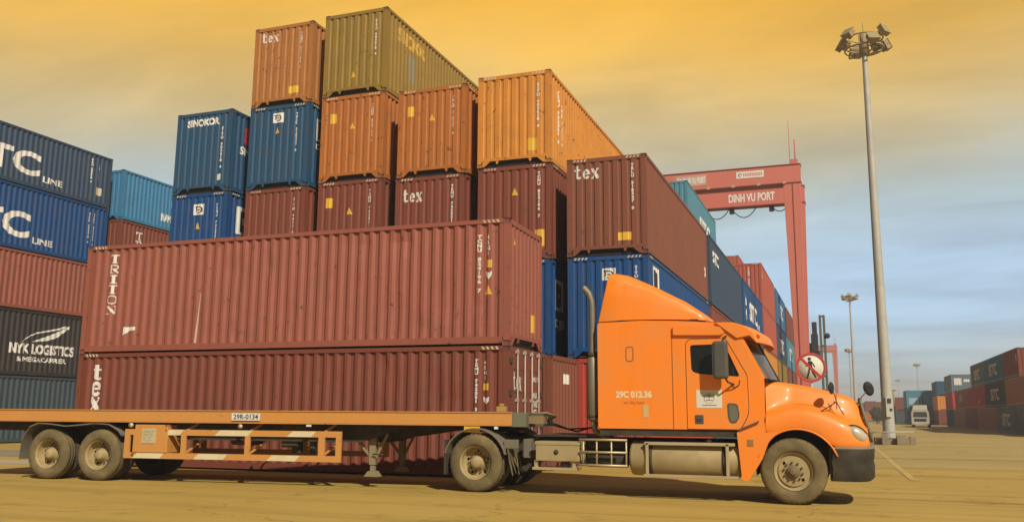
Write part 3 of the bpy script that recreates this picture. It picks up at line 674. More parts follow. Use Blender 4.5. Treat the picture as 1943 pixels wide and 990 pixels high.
rr(88.9, 100.8, 2, 'midblue', 'blue container lettered SITC in the top tier of the right row', sitc(88.9, 100.8))
rr(101, 111, 2, 'grayblue', 'grey blue container at the left end of the top tier', sitc(101, 111))
# stacks beyond, ends facing the camera
FG = 'far stacks at the end of the lane'
def far(x, y, z, c, lab, deco=(), H=2.3, dd=False):
    return container(lab, c, (x, y, z), 0, Lc=9.0, H=H-.004, deco=deco, group=FG, detail=1)
for k, c in enumerate(['dark', 'olive', 'slate']):
    if k == 2: far(13.1+1.2, 132, 4.6, 'grayblue', 'grey green container with pale patches on its end, top of its far stack', [('rect', 'end', .35, .9, .9, .9, WHITE), ('rect', 'end', 1.5, 1.3, .7, .35, WHITE)])
far(14.3, 132, 2.3, 'red', 'orange red container with pale lettering in a far stack', [('rect', 'end', .35, 1.3, 1.4, .3, GOLD), ('rect', 'end', .5, .6, 1.0, .3, GOLD)])
far(14.3, 132, 0, 'navy', 'dark blue container at the foot of a far stack', [('tri', 'end', 1.6, 1.3, .5, .5)])
far(14.9, 160, 4.7, 'steelblue', 'small blue container end in the upper tier of a far stack')
far(14.9, 160, 0, 'maroon', 'dull red container at the foot of a far stack beyond the dark blue one'); far(14.9, 160, 2.35, 'orange', 'orange container second up in a far stack')
for i, (x, cs) in enumerate(((10.9, ('slate', 'teal')), (13.5, ('slate', 'lightblue')))):
    far(x, 170, 0, cs[0], ['slate container at the foot behind the white truck', 'slate container at the foot right of the white truck'][i], H=2.9)
    far(x, 170, 2.9, cs[1], ['pale teal container with white mark behind the white truck', 'sky blue container on top right of the white truck'][i], [('rect', 'end', .35, .5, 1.5, 1.1, paint('pale_blue_patch', (.35, .5, .6), rough=.6))] if i == 0 else [], H=2.9)
for i, (z, c) in enumerate(((0, 'slate'), (2.5, 'maroon'))):
    far(10.0, 190, z, c, ['slate container at the foot of the farthest lane stack', 'maroon container on top of the farthest lane stack'][i], H=2.5)
for i, (x, z, c, y) in enumerate(((5.2, 0, 'rust', 240), (5.4, 2.5, 'maroon', 240), (8.0, 0, 'orange', 250), (10.6, 0, 'red', 255), (8.2, 2.5, 'brown', 250), (4.1, 0, 'grayblue', 270), (4.0, 2.5, 'slate', 270))):
    far(x, y, z, c, '%s container in the far haze %s' % ({'rust': 'rust', 'maroon': 'maroon', 'orange': 'orange', 'red': 'red', 'brown': 'brown', 'grayblue': 'grey blue', 'slate': 'slate'}[c], ['by the truck grille', 'on top by the truck grille', 'left of the light mast', 'just left of the light mast foot', 'stacked left of the light mast', 'low behind the shrub', 'high behind the shrub'][i]), H=2.5)
# ------------------------------------------------------------------ plates with holes
def plate(outer, holes=(), th=.04, name='plate'):
    """polygon with holes in (x,z); extruded th along +y from 0"""
    cu = bpy.data.curves.new('p', 'CURVE'); cu.dimensions = '2D'; cu.fill_mode = 'BOTH'; cu.extrude = th/2
    for poly in [outer]+list(holes):
        sp = cu.splines.new('POLY'); sp.points.add(len(poly)-1)
        for i, (x, z) in enumerate(poly): sp.points[i].co = (x, z, 0, 1)
        sp.use_cyclic_u = True
    ob = bpy.data.objects.new('p', cu); me = bpy.data.meshes.new_from_object(ob)
    bpy.data.objects.remove(ob); bpy.data.curves.remove(cu)
    for v in me.vertices: v.co = (v.co.x, v.co.z+th/2, v.co.y)
    bm = bmesh.new(); bm.from_mesh(me); bmesh.ops.remove_doubles(bm, verts=bm.verts, dist=1e-5); bmesh.ops.recalc_face_normals(bm, faces=bm.faces); bm.to_mesh(me); bm.free()
    me.name = name; return me
def rpoly(pts, r=.05, n=5):
    out = []; N_ = len(pts)
    for i in range(N_):
        p = Vector(pts[i]); a = Vector(pts[i-1]); b = Vector(pts[(i+1) % N_]); rr_ = r[i] if isinstance(r, (list, tuple)) else r
        da, db = (a-p), (b-p); k = min(rr_, da.length*.45, db.length*.45); s, e_ = p+da.normalized()*k, p+db.normalized()*k
        for j in range(n+1):
            t = j/n; q = s*(1-t)**2+p*2*t*(1-t)+e_*t*t; out.append((q.x, q.y))
    return out
def circ(cx, cz, r, n=24, rz=None): return [(cx+r*math.cos(2*math.pi*k/n), cz+(rz or r)*math.sin(2*math.pi*k/n)) for k in range(n)]

# ------------------------------------------------------------------ wheels (outer face at y=0, axle along +y)
def tyre_mesh(r=.515, wd=.285):
    key = ('tyre', r)
    if key in MESH: return MESH[key]
    m = MB(); n = 72
    prof_ = [(.035, .292), (.008, .315), (-.004, .36), (.0, .42), (.014, .465), (.030, .492), (.048, .508), (.10, .515), (.104, .503), (.114, .503), (.118, .516), (.166, .516), (.170, .503), (.180, .503), (.184, .515), (.237, .508), (.255, .49), (.271, .46), (.285, .40), (.27, .31), (.25, .292)]
    vs = []
    for j, (a, rr_) in enumerate(prof_):
        for k in range(n):
            t = 2*math.pi*k/n; q = rr_*r/.515
            if 4 <= j <= 6 or 15 <= j <= 17: q -= .014*(k % 2)*(1 if j in (5, 6, 15, 16) else .5)
            vs.append((q*math.cos(t), a*wd/.285, q*math.sin(t)))
    M_ = len(prof_); m.add(vs, [(i*n+k, i*n+(k+1) % n, ((i+1) % M_)*n+(k+1) % n, ((i+1) % M_)*n+k) for i in range(M_) for k in range(n)], True)
    MESH[key] = m.mesh('tyre'); return MESH[key]
def wheel(parent, x, y, z=.515, front=False, dual=False, flip=False, r=.515, spin=0.0):
    rot = (0, spin, 0) if not flip else (0, spin, math.pi)
    rimm = MB(); s = r/.515
    if front:
        rimm.lathe([(.012, .296), (.016, .283), (.05, .278), (.062, .262), (.058, .235), (.040, .228)], 40, closed=False)
    else:
        rimm.lathe([(.010, .297), (.018, .282), (.06, .272), (.16, .262), (.185, .235)], 40)
    w_ = put('wheel', rimm, RIM, parent, loc=(x, y, z), rot=rot, scale=(s, s, s))
    put('tyre', tyre_mesh(), RUBBER, w_)
    if dual: put('tyre', tyre_mesh(), TREAD, w_, loc=(0, .32, 0))
    if front:
        holes = [circ(.187*math.cos(R(a)), .187*math.sin(R(a)), .022, 12, .03) for a in (150, -30)]
        d = plate(circ(0, 0, .229, 48), holes, .012, 'disc')
        put('wheel_disc', d, RIM, w_, loc=(0, .036, 0))
        hb = MB().lathe([(.036, .105), (-.012, .10), (-.022, .07), (-.024, .062)], 28); hb.lathe([(-.024, .062), (-.05, .056), (-.058, .045), (-.058, 0.001)], 24)
        put('hub', hb, paint('hub_brown', (.17, .125, .06), rough=.6, dirt=.5, dirt_col=(.2, .15, .06)), w_)
        nm = MB()
        for k in range(10):
            a = 2*math.pi*k/10; nm.lathe([(.036, .019), (.006, .019), (-.002, .012), (-.004, .0005)], 6, c=(.142*math.cos(a), 0, .142*math.sin(a)), smooth=False)
        put('wheel_nuts', nm, paint('dark_nuts', (.12, .09, .05), rough=.6, dirt=.5), w_)
    else:
        holes = [circ(.205*math.cos(R(a)), .205*math.sin(R(a)), .026, 12) for a in range(20, 380, 72)]
        d = plate(circ(0, 0, .236, 48), holes, .012, 'disc')
        put('wheel_disc', d, RIM, w_, loc=(0, .180, 0))
        hb = MB().lathe([(.18, .15), (.165, .145), (.150, .115), (.05, .10), (.03, .085), (.015, .05), (.012, .001)], 28)
        put('hub', hb, RIM, w_)
        nm = MB()
        for k in range(10):
            a = 2*math.pi*k/10; nm.lathe([(.18, .018), (.145, .018), (.14, .010), (.138, .0005)], 6, c=(.168*math.cos(a), 0, .168*math.sin(a)), smooth=False)
        put('wheel_nuts', nm, paint('dark_nuts', (.12, .09, .05), rough=.6, dirt=.5), w_)
    return w_

# ------------------------------------------------------------------ truck tractor
TX, TY = -.86, 15.24
T = thing('truck_tractor', 'orange conventional tractor truck with roof fairing and sleeper cab, numbered 29C 012.36', 'truck', (TX, TY, 0))
WID = 2.44; CY = WID/2
# cab side walls with real window opening
side = [(-3.20, 1.16), (-3.20, 2.985), (-2.4, 3.005), (-1.86, 2.985), (-1.05, 2.93), (-.82, 2.85), (-.72, 2.62), (-.40, 2.00), (-.40, 1.13), (-.80, 1.13), (-.86, 1.16)]
win = rpoly([(-1.60, 2.575), (-1.585, 2.10), (-1.44, 2.06), (-.76, 2.01), (-1.0, 2.585)], [.05, .09, .08, .05, .05])
for near in (True, False):
    me = plate(rpoly(side, [.04, .06, .02, .02, .05, .05, .03, .03, .02, .02, .02]), [win], .035, 'cab_side')
    put('cab_side', me, ORANGE, T, loc=(0, .02 if near else WID-.055, 0), bevel=.012)
# door skin proud of the side, with the window cut out (near side and far side)
dpoly = rpoly([(-1.655, 1.17), (-1.655, 2.655), (-1.0, 2.66), (-.665, 2.04), (-.655, 1.42), (-.80, 1.17)], [.02, .12, .06, .05, .12, .03])
for near in (True, False):
    d = put('door', plate(dpoly, [rpoly([(-1.585, 2.56), (-1.57, 2.115), (-1.43, 2.075), (-.775, 2.025), (-1.01, 2.57)], [.05, .09, .08, .05, .05])], .012, 'door'), ORANGE, T, loc=(0, .005 if near else WID-.017, 0), bevel=.005)
    sg = 0 if near else WID
    put('window', plate(rpoly([(-1.595, 2.57), (-1.58, 2.105), (-1.43, 2.065), (-.765, 2.015), (-1.005, 2.58)], .05), [], .006, 'w'), GLASS, d, loc=(0, .03 if near else -.04, 0))
    if near:
        gk = MB(); o_ = rpoly([(-1.655, 1.17), (-1.655, 2.655), (-1.0, 2.66), (-.665, 2.04), (-.655, 1.42), (-.80, 1.17)], [.02, .12, .06, .05, .12, .03])
        put('door_seam', plate([(x+(.010 if x > -1.2 else -.010), z+(.010 if z > 2 else -.006)) for x, z in o_], [o_], .004, 'seam'), BLACK, d, loc=(0, .0125, 0))
        put('handle', MB().box(-1.53, -1.39, -.012, .004, 1.255, 1.40), PLAST, d, bevel=.015); put('handle_lever', MB().box(-1.50, -1.42, -.022, -.012, 1.30, 1.335), CHASSIS, d, bevel=.006)
        put('lower_window', plate(rpoly([(-1.0, 1.60), (-.83, 1.585), (-.80, 1.38), (-.86, 1.27), (-.96, 1.27), (-.99, 1.36)], .05), [], .010, 'lw'), PLAST, d, loc=(0, -.006, 0))
        put('lower_window_pane', plate(rpoly([(-.975, 1.575), (-.85, 1.565), (-.825, 1.385), (-.87, 1.295), (-.95, 1.295), (-.965, 1.36)], .04), [], .006, 'lw'), paint('green_grey_glass', (.13, .13, .09), rough=.15, dirt=.5, dirt_col=(.22, .19, .12)), d, loc=(0, -.011, 0))
        st_ = put('door_sticker', MB().box(-1.50, -1.08, -.0035, .004, 1.515, 1.81), paint('cream_sticker', (.66, .62, .50), rough=.5, dirt=.2, dirt_col=(.5, .5, .42)), d)
        V, Fc = [], []; ring_arc(V, Fc, 0, 0, .085, .085, 0, 360, .008, 28); stroke(V, Fc, -.08, .02, .08, .02, .008); stroke(V, Fc, 0, .08, 0, -.03, .012); stroke(V, Fc, -.05, -.035, .055, -.035, .012); stroke(V, Fc, -.045, .045, .045, .045, .014); stroke(V, Fc, -.12, -.115, .12, -.115, .012)
        mm = MB()
        for i, f in enumerate(Fc): mm.add([(-1.29+V[j][0], -.0045-.0002*(i % 9), 1.675+V[j][1]) for j in f], [tuple(range(len(f)))])
        put('emblem', mm.mesh('e', False), paint('grey_print', (.12, .13, .12), rough=.6), st_)
# roof, back wall, cowl, windshield frame: lofted skins across the width
def skin(poly, y0, y1, bulge=0, n=8):
    secs = []
    for i in range(n+1):
        t = i/n; y = y0+(y1-y0)*t; b = bulge*(1-(2*t-1)**2); secs.append([(x+b*(1 if abs(bulge) else 0), y, z) for x, z in poly])
    return MB().loft(secs)
put('roof', skin([(-3.19, 2.93), (-3.17, 2.99), (-2.4, 3.01), (-1.86, 2.99), (-1.05, 2.94), (-.84, 2.86)], .03, WID-.03), ORANGE, T)
put('rear_wall', MB().box(-3.20, -3.16, .04, WID-.04, 1.17, 2.97), ORANGE, T)
put('cab_floor', MB().box(-3.19, -.42, .06, WID-.06, 1.14, 1.18), SEATM, T)
put('firewall', skin([(-.42, 1.14), (-.40, 2.0)], .05, WID-.05), ORANGE, T)
put('windshield', skin([(-.73, 2.66), (-.56, 2.33), (-.40, 2.0)], .075, WID-.075, .16, 10), WSG, T)
for y in (.055, WID-.055): put('windshield_pillar', MB().beam((-.74, y, 2.68), (-.395, y, 1.99), .05, .05), ORANGE, T)
put('windshield_divider', MB().beam((-.57, CY, 2.66), (-.235, CY, 1.99), .03, .03), BLACK, T)
put('cowl', skin([(-.44, 1.985), (-.36, 2.0), (-.30, 1.97)], .10, WID-.10, .13, 10), CHASSIS, T)
put('dashboard', MB().box(-.72, -.42, .12, WID-.12, 1.7, 2.0), SEATM, T, bevel=.05)
# sun visor / roof brow moulding
br = [(-1.86, 2.945), (-1.86, 2.735), (-1.10, 2.715), (-.93, 2.68), (-.85, 2.63), (-.46, 2.575), (-.47, 2.63), (-.56, 2.77), (-.72, 2.90), (-.98, 2.955)]
put('side_moulding', plate(rpoly([(-1.86, 2.90), (-1.86, 2.735), (-1.06, 2.715), (-1.0, 2.76), (-1.07, 2.855), (-1.2, 2.875)], .03), [], .06, 'sm'), ORANGE, T, loc=(0, -.035, 0), bevel=.015)
vis = []
for i in range(13):
    t = i/12; y = -.02+(WID+.04)*t; b = .17*(1-(2*t-1)**2)
    vis.append([(-1.15, y, 2.935), (-.86+b*.3, y, 2.925), (-.66+b*.7, y, 2.86), (-.53+b, y, 2.74), (-.47+b, y, 2.585), (-.49+b, y, 2.575), (-.60+b, y, 2.70), (-.80+b*.5, y, 2.66)])
put('sun_visor', MB().loft(vis, capends=True), ORANGE, T, bevel=.01)
for i, yy in enumerate((.10, WID-.10)): put('marker_lamp', MB().box(-.50, -.44, yy-.05, yy+.05, 2.67, 2.72), paint('amber_lens', (.45, .12, .02), rough=.2), T, bevel=.01)
for xx in (-1.32,): put('marker_lamp', MB().box(xx-.05, xx+.05, .30, .40, 2.95, 3.0), paint('amber_lens', (.45, .12, .02), rough=.2), T, bevel=.01)
# roof fairing
fs = []; base = [(-3.19, 3.0), (-2.75, 3.02), (-2.29, 3.02), (-1.8, 3.01), (-1.5, 3.0), (-1.33, 2.985)]
top = [(-2.985, 3.90), (-2.72, 3.845), (-2.27, 3.64), (-1.75, 3.37), (-1.45, 3.17), (-1.32, 3.03)]
for (bx, bz), (tx, tz) in zip(base, top):
    inset = .12; h = tz-bz; sec = []
    P_ = [(0.03, 0), (.035, .45), (.05, .82), (.14, .96), (.42, 1.02), (.8, 1.05), (1.22, 1.06)]
    P_ = P_+[(WID-y, v) for y, v in P_[:-1][::-1]]
    for y, v in P_:
        sec.append((bx+(tx-bx)*v, y+(.10*max(0, (bx+2.3))*(1 if y < CY else -1)), bz+h*v))
    fs.append(sec)
fm = MB().loft(fs, capends=True); put('roof_fairing', fm, ORANGE, T, bevel=.02)
put('fairing_gap', MB().box(-3.10, -1.45, .10, WID-.10, 2.96, 3.01), BLACK, T)
# sleeper details
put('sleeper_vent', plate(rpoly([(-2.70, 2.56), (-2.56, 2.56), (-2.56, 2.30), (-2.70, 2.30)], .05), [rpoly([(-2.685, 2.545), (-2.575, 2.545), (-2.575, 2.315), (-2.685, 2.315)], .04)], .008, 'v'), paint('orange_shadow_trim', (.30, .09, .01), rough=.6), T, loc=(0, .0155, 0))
flat_text(T, 'number_lettering', '29C 012.36', -2.885, .0165, 1.675, .63, .125, paint('cream_number', (.80, .62, .36), rough=.5, dirt=.2), bold=.05)
flat_text(T, 'small_lettering', 'xe dau keo', -2.75, .0165, 1.575, .36, .06, paint('brown_print', (.40, .12, .03), rough=.5), bold=.0)
put('label_plate', MB().box(-2.41, -2.32, .014, .022, 1.35, 1.56), paint('faded_label', (.55, .42, .18), rough=.6), T)
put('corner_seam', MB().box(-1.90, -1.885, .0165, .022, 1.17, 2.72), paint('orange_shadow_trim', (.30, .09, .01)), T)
put('cab_skirt', MB().box(-3.18, -.84, .05, .09, 1.04, 1.16), CHASSIS, T)
put('far_cab_skirt', MB().box(-3.18, -.84, WID-.09, WID-.05, 1.04, 1.16), CHASSIS, T)
# interior
st_ = MB().box(-1.62, -1.46, .30, .80, 1.9, 2.45); st_.box(-1.60, -1.10, .30, .80, 1.55, 1.75); st_.box(-1.60, -1.49, .42, .68, 2.43, 2.60); st_.box(-1.62, -1.46, 1.60, 2.1, 1.9, 2.4)
put('seat', st_, SEATM, T, bevel=.05)
put('steering_wheel', MB().tube([(-.95+.10*math.cos(a)*.6, .55+.2*math.sin(a), 2.02+.17*math.cos(a)) for a in [2*math.pi*k/20 for k in range(21)]], .015, 6, False), SEATM, T)
put('bulkhead', MB().box(-2.0, -1.95, .06, WID-.06, 1.2, 2.9), SEATM, T)
# hood + fenders
def hsec(x):
    zh = 2.0-.10*(x+.4)-.085*(x+.4)**2
    if x > .90: zh -= 3.2*(x-.90)**2+.35*(x-.90)
    a = (x-.10)/.60
    zf = 1.52-.30*max(0, x-.22)**1.35*1.5 if x > .15 else 1.52-.28*(.15-x)**1.8
    arch = .55+.635*math.sqrt(max(0, 1-((x-.08)/.635)**2)) if abs(x-.08) < .6 else .9
    zb = max(arch, .915) if x > -.3 else 1.13
    if x <= -.30: zb = 1.13
    y0 = .01+.06*max(0, x-.55)+1.15*max(0, x-.72)**2.0
    sh = .44-.62*max(0, -x-.05)       # shoulder inset shrinks towards the cab
    zs = zh-.075
    zb = min(zb, zf-.10)
    pts = [(y0+.02, zb), (y0, zb+.03), (y0, zb+.55*(zf-zb)), (y0+.02, zf-.05), (y0+.07, zf-.01), (y0+.16, zf+.015),
           (y0+.16+(sh-.16)*.55, zf+.03+.08*(zs-zf)), (y0+sh-.05, zf+.30*(zs-zf)), (y0+sh, zs-.05), (y0+sh+.03, zs+.01), (y0+sh+.10, zs+.05), (y0+sh+.35, zh-.015), (CY, zh)]
    full = pts+[(WID-y, z) for y, z in pts[:-1][::-1]]
    return full
hs = []
XS = [-.395, -.33, -.25, -.15, -.05, .05, .15, .25, .35, .45, .55, .64, .72, .80, .88, .95, 1.01, 1.06]
for x in XS:
    full = hsec(x); q = []
    for y, z in full:
        # rake of the nose: lower parts reach further forward
        rk = max(0, (x-.8)/.26)*.9; q.append((x+rk*.10*max(0, (1.75-z))*1.1+rk*.02*(1-((y-CY)/CY)**2), y, z))
    hs.append(q)
put('hood', MB().loft(hs), ORANGE, T, sub=1)
sm_ = MB()
sq = hsec(-.395); sm_.tube([(-.402, y-.004*(1 if y < CY else -1), z+.002) for y, z in sq[2:-2]], .007, 6)
put('cowl_seam', sm_, BLACK, T)
sm_ = MB(); pp = []
for x in [-.39+.07*i for i in range(18)]:
    q_ = hsec(x); (y_, z_) = q_[6]; rk_ = max(0, (x-.8)/.26)*.9; pp.append((x+rk_*.10*max(0, 1.75-z_)*1.1, y_-.004, z_+.004))
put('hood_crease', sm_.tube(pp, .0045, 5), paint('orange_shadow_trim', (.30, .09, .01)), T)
# nose face
fr = hs[-1]; nose = []
for t in (0, .5, 1):
    nose.append([(x+.02*t, CY+(y-CY)*(1-.04*t), 1.28+(z-1.28)*(1-.04*t)) for x, y, z in fr])
nf = MB().loft(nose, smooth=True); b0 = len(nf.v)-len(fr); nf.f.append(tuple(range(b0, b0+len(fr)))); nf.sm.append(False)
put('nose_panel', nf, ORANGE, T)
gr = MB()
gp = [(1.075, 1.62), (1.10, 1.45), (1.15, 1.25), (1.195, 1.02)]
for i, (gx, gz) in enumerate(gp[:-1]):
    gx2, gz2 = gp[i+1]; gr.add([(gx+.01, .58, gz), (gx+.01, WID-.58, gz), (gx2+.01, WID-.55, gz2), (gx2+.01, .55, gz2)], [(0,1,2,3)])
gl = put('grille', gr, CHASSIS, T)
fm = MB()
fm.tube([(1.06, .60, 1.66), (1.10, .53, 1.45), (1.16, .50, 1.22), (1.205, .52, 1.0), (1.215, CY, .98), (1.205, WID-.52, 1.0), (1.16, WID-.50, 1.22), (1.10, WID-.53, 1.45), (1.06, WID-.60, 1.66), (1.055, CY, 1.68), (1.06, .60, 1.66)], .024, 8, False)
for k in range(6):
    z = 1.10+k*.085; x = 1.19-(z-1.05)*.22; fm.beam((x, .55, z), (x+.02, CY, z), .02, .03); fm.beam((x+.02, CY, z), (x, WID-.55, z), .02, .03)
put('grille_surround', fm, paint('grey_chrome', (.17, .15, .11), rough=.5, metal=.2, dirt=.6, dirt_col=(.13, .105, .06)), gl)
for sy in (0, 1):
    y = .20 if sy == 0 else WID-.20
    hl = put('headlight', MB().lathe([(-.10, .001), (-.098, .045), (-.08, .085), (-.04, .115), (0, .125), (.03, .12)], 24), LENS, T, loc=(.985, y-.015 if sy == 0 else y+.015, 1.105), rot=(0, R(36), R(22) if sy == 0 else R(180-22)), scale=(1.5, 1.05, .90))
    put('headlight_rim', MB().lathe([(.01, .128), (-.034, .142), (-.036, .122), (.0, .118)], 24, closed=True), BLACK, hl)
# rear lip of fender (side panel down to the sill) + inner arch
sk = rpoly([(-.86, 1.13), (-.80, .36), (-.70, .345), (-.47, .70), (-.36, .98), (-.20, 1.13)], [.02, .03, .03, .06, .06, .02])
for y in (.0, WID-.05): 
    p_ = put('fender_skirt', plate(sk, [], .05, 'sk'), ORANGE, T, loc=(0, y, 0), bevel=.012)
put('skirt_lamp', MB().box(-.70, -.60, -.008, .004, .90, 1.01), paint('dull_amber', (.30, .17, .04), rough=.4, dirt=.5), T, bevel=.008)
ia = MB()
arc = [(.08+.66*math.cos(R(a)), .52+.66*math.sin(R(a))) for a in range(-5, 190, 12)]
for y0, y1 in ((.03, .62), (WID-.03, WID-.62)):
    ia = MB().loft([[(x, y0, z) for x, z in arc], [(x, y1, z) for x, z in arc]]); n_ = len(arc); ia.f.append(tuple(range(n_, 2*n_))); ia.sm.append(False)
    put('wheel_arch_liner', ia, CHASSIS, T)
lip = MB()
al = [(.08+.635*math.cos(R(a)), .55+.635*math.sin(R(a))) for a in range(20, 166, 6)]
for y in (.012, WID-.012): put('arch_lip', MB().tube([(x, y, z) for x, z in al], .016, 6), ORANGE, T)
# bumper
bs = []
plan = [(.60, .03), (.80, .015), (1.02, .05), (1.14, .16), (1.20, .40), (1.235, .8), (1.245, CY)]
plan = plan+[(x, WID-y) for x, y in plan[:-1][::-1]]
for z, k in ((.385, -.05), (.42, -.01), (.60, .0), (.64, -.012), (.70, -.012), (.73, 0), (.86, .01), (.905, -.01)):
    bs.append([(x+k, y+(.02 if k < -.03 else 0)*(1 if y < CY else -1), z) for x, y in plan])
bi = [[(x-.05, CY+(y-CY)*.96, z) for (x, y) in plan] for z in (.905, .40)]
put('bumper', MB().loft(bs+bi), BUMP, T)
put('bumper_trim', MB().loft([[(x+.012, y-.004*(1 if y < CY else -1), z) for x, y in plan] for z in (.885, .915)]+[[(x-.06, CY+(y-CY)*.95, .918) for x, y in plan]]), paint('trim_strip', (.22, .18, .10), rough=.5, dirt=.5), T)
# chassis rails, fifth wheel
ch = MB()
for y in (.78, 1.58): ch.box(-6.35, .95, y, y+.08, .72, .98)
for x in (-6.3, -5.9, -5.2, -4.5, -3.9, -2.9, -1.8, -.9, .6): ch.box(x, x+.10, .86, 1.58, .74, .96)
put('chassis_rails', ch, CHASSIS, T)
put('catwalk', MB().box(-4.5, -3.25, .35, WID-.35, 1.0, 1.03), CHASSIS, T)
put('fifth_wheel', plate(rpoly([(-6.1, 1.06), (-5.1, 1.06), (-5.1, 1.12), (-6.1, 1.15)], .02), [], .9, 'fw'), CHASSIS, T, loc=(0, .77, 0))
put('engine_block', MB().box(-.5, .85, .7, 1.75, .6, 1.35), CHASSIS, T, bevel=.05)
ax_ = MB()
ax_.tube([(-5.52, .3, .515), (-5.52, WID-.3, .515)], .085, 12); ax_.tube([(-5.52, CY-.25, .5), (-5.52, CY+.25, .5)], .20, 16)
ax_.beam((0, .35, .42), (0, WID-.35, .42), .12, .12); ax_.beam((-5.52, CY, .52), (-1, CY, .75), .10)
for y in (.80, 1.62): ax_.beam((-6.1, y, .68), (-5.52, y, .60), .08, .10); ax_.beam((-5.52, y, .60), (-4.95, y, .68), .08, .10)
put('axles', ax_, CHASSIS, T)
wheel(T, 0, 0, front=True, r=.52, z=.52, spin=R(12)); wheel(T, 0, WID, front=True, flip=True, r=.52, z=.52)
wheel(T, -5.52, .04, dual=True, r=.52, z=.52); wheel(T, -5.52, WID-.04, dual=True, flip=True, r=.52, z=.52)
# drive axle mudguards and flaps
mg = MB()
arc = [(-5.52+.60*math.cos(R(a)), .52+.60*math.sin(R(a))) for a in range(15, 170, 10)]
mg.loft([[(x, .02, z) for x, z in arc], [(x, .62, z) for x, z in arc]]); mg.loft([[(-5.52+(x+5.52)*1.035, .02, .52+(z-.52)*1.035) for x, z in arc], [(-5.52+(x+5.52)*1.035, .62, .52+(z-.52)*1.035) for x, z in arc]])
mg.loft([[(x, .02, z) for x, z in arc], [(-5.52+(x+5.52)*1.035, .02, .52+(z-.52)*1.035) for x, z in arc]])
put('mudguard', mg, paint('dusty_mudguard', (.16, .14, .10), rough=.7, dirt=.6, dirt_col=(.24, .19, .10)), T)
mg2 = put('mudguard', mg.mesh('mg'), paint('dusty_mudguard', (.16, .14, .10)), T, loc=(0, WID-.64, 0))
fl = MB().box(-6.14, -6.10, .06, .60, .30, .92); put('mud_flap', fl, CHASSIS, T, rot=(0, 0, 0))
fl = MB()
for i in range(5):
    y0 = .05+i*.11; fl.loft([[(-4.90, y0, .80), (-4.90, y0+.105, .80)], [(-4.86+.01*i, y0+.005, .55), (-4.86+.01*i, y0+.10, .55)], [(-4.80+.025*(i % 3), y0+.02, .30+.05*((i*7) % 3)), (-4.80+.025*(i % 3), y0+.07, .33)]])
put('torn_mud_flap', fl, RUBBER, T)
put('mudguard_bracket', MB().box(-4.98, -4.72, .10, .20, .78, .94).box(-4.66, -4.52, .25, .70, .62, .95), paint('dusty_mudguard', (.16, .14, .10)), T, bevel=.01)
# battery box, steps, tank, stack
put('battery_box', MB().box(-4.36, -3.56, .06, .62, .585, .915), TANKM, T, bevel=.012)
put('battery_box_lid', MB().box(-4.375, -3.545, .05, .63, .86, .925), TANKM, T, bevel=.008)
put('battery_box_latch', MB().lathe([(0, .045), (-.012, .04), (-.014, .001)], 18), CHASSIS, T, loc=(-3.98, .058, .74))
put('box_step', MB().box(-4.42, -3.60, .04, .34, .43, .475).box(-4.40, -4.34, .1, .16, .47, .60).box(-3.70, -3.64, .1, .16, .47, .60), STEELB, T, bevel=.005)
sb = MB()
for z in (.965, .755, .535): sb.tube([(-3.55, .03, z), (-2.70, .03, z)], .020, 8)
for x in (-3.48, -3.24, -2.98, -2.72): sb.tube([(x, .045, .52), (x, .045, .98)], .016, 8)
put('step_rack', sb, STEELB, T)
put('air_tanks', MB().tube([(-3.5, .5, .62), (-2.8, .5, .62)], .14, 16).tube([(-3.5, .5, .88), (-2.8, .5, .88)], .10, 16), CHASSIS, T)
tk = MB().lathe([(0, .001), (0, .24), (.02, .275), (.05, .29), (1.80, .29), (1.83, .275), (1.85, .24), (1.85, .001)], 36, axis='x', c=(-2.68, .33, .665))
tank = put('fuel_tank', tk, TANKM, T)
for x in (-2.35, -1.12): put('tank_strap', MB().lathe([(0, .293), (.07, .293), (.07, .30), (0, .30)], 36, axis='x', c=(x, .33, .665), closed=True), CHASSIS, tank)
put('tank_step', MB().box(-2.40, -.90, .0, .26, .895, .945).box(-2.42, -.86, .0, .10, .37, .415).box(-2.38, -2.33, .0, .03, .41, .93).box(-1.05, -1.0, .0, .03, .41, .93), STEELB, T, bevel=.005)
put('tank_cap', MB().lathe([(0, .05), (.05, .05), (.06, .001)], 14, axis='z', c=(-1.35, .28, .945)), STEELB, T)
ex = MB().lathe([(1.28, .001), (1.28, .06), (1.32, .098), (2.36, .098), (2.42, .065)], 24, axis='z', c=(-3.34, .20, 0))
mf = put('exhaust_muffler', ex, EXH, T)
put('exhaust_pipe', MB().tube([(-3.34, .20, 2.40), (-3.34, .20, 3.28), (-3.355, .20, 3.42), (-3.40, .20, 3.54), (-3.50, .20, 3.645)], [.055, .055, .055, .057, .06], 16, False), EXH, mf)
put('muffler_clamps', MB().lathe([(2.40, .06), (2.40, .085), (2.47, .085), (2.47, .06)], 20, axis='z', c=(-3.34, .20, 0), closed=True).lathe([(1.34, .10), (1.34, .108), (1.38, .108), (1.38, .10)], 20, axis='z', c=(-3.34, .20, 0), closed=True).box(-3.34, -3.18, .18, .22, 2.42, 2.46), CHASSIS, mf)
put('exhaust_elbow', MB().tube([(-3.34, .20, 1.30), (-3.32, .24, 1.12), (-3.2, .5, 1.0), (-2.9, .8, .9)], .05, 12), EXH, mf)
put('air_lines', MB().tube([(-3.2, 1.0, 1.6), (-3.45, 1.05, 1.2), (-3.9, 1.1, 1.08), (-4.6, 1.1, 1.25)], .018, 6).tube([(-3.2, 1.2, 1.65), (-3.6, 1.2, 1.15), (-4.1, 1.2, 1.12), (-4.6, 1.15, 1.3)], .018, 6), BLACK, T)
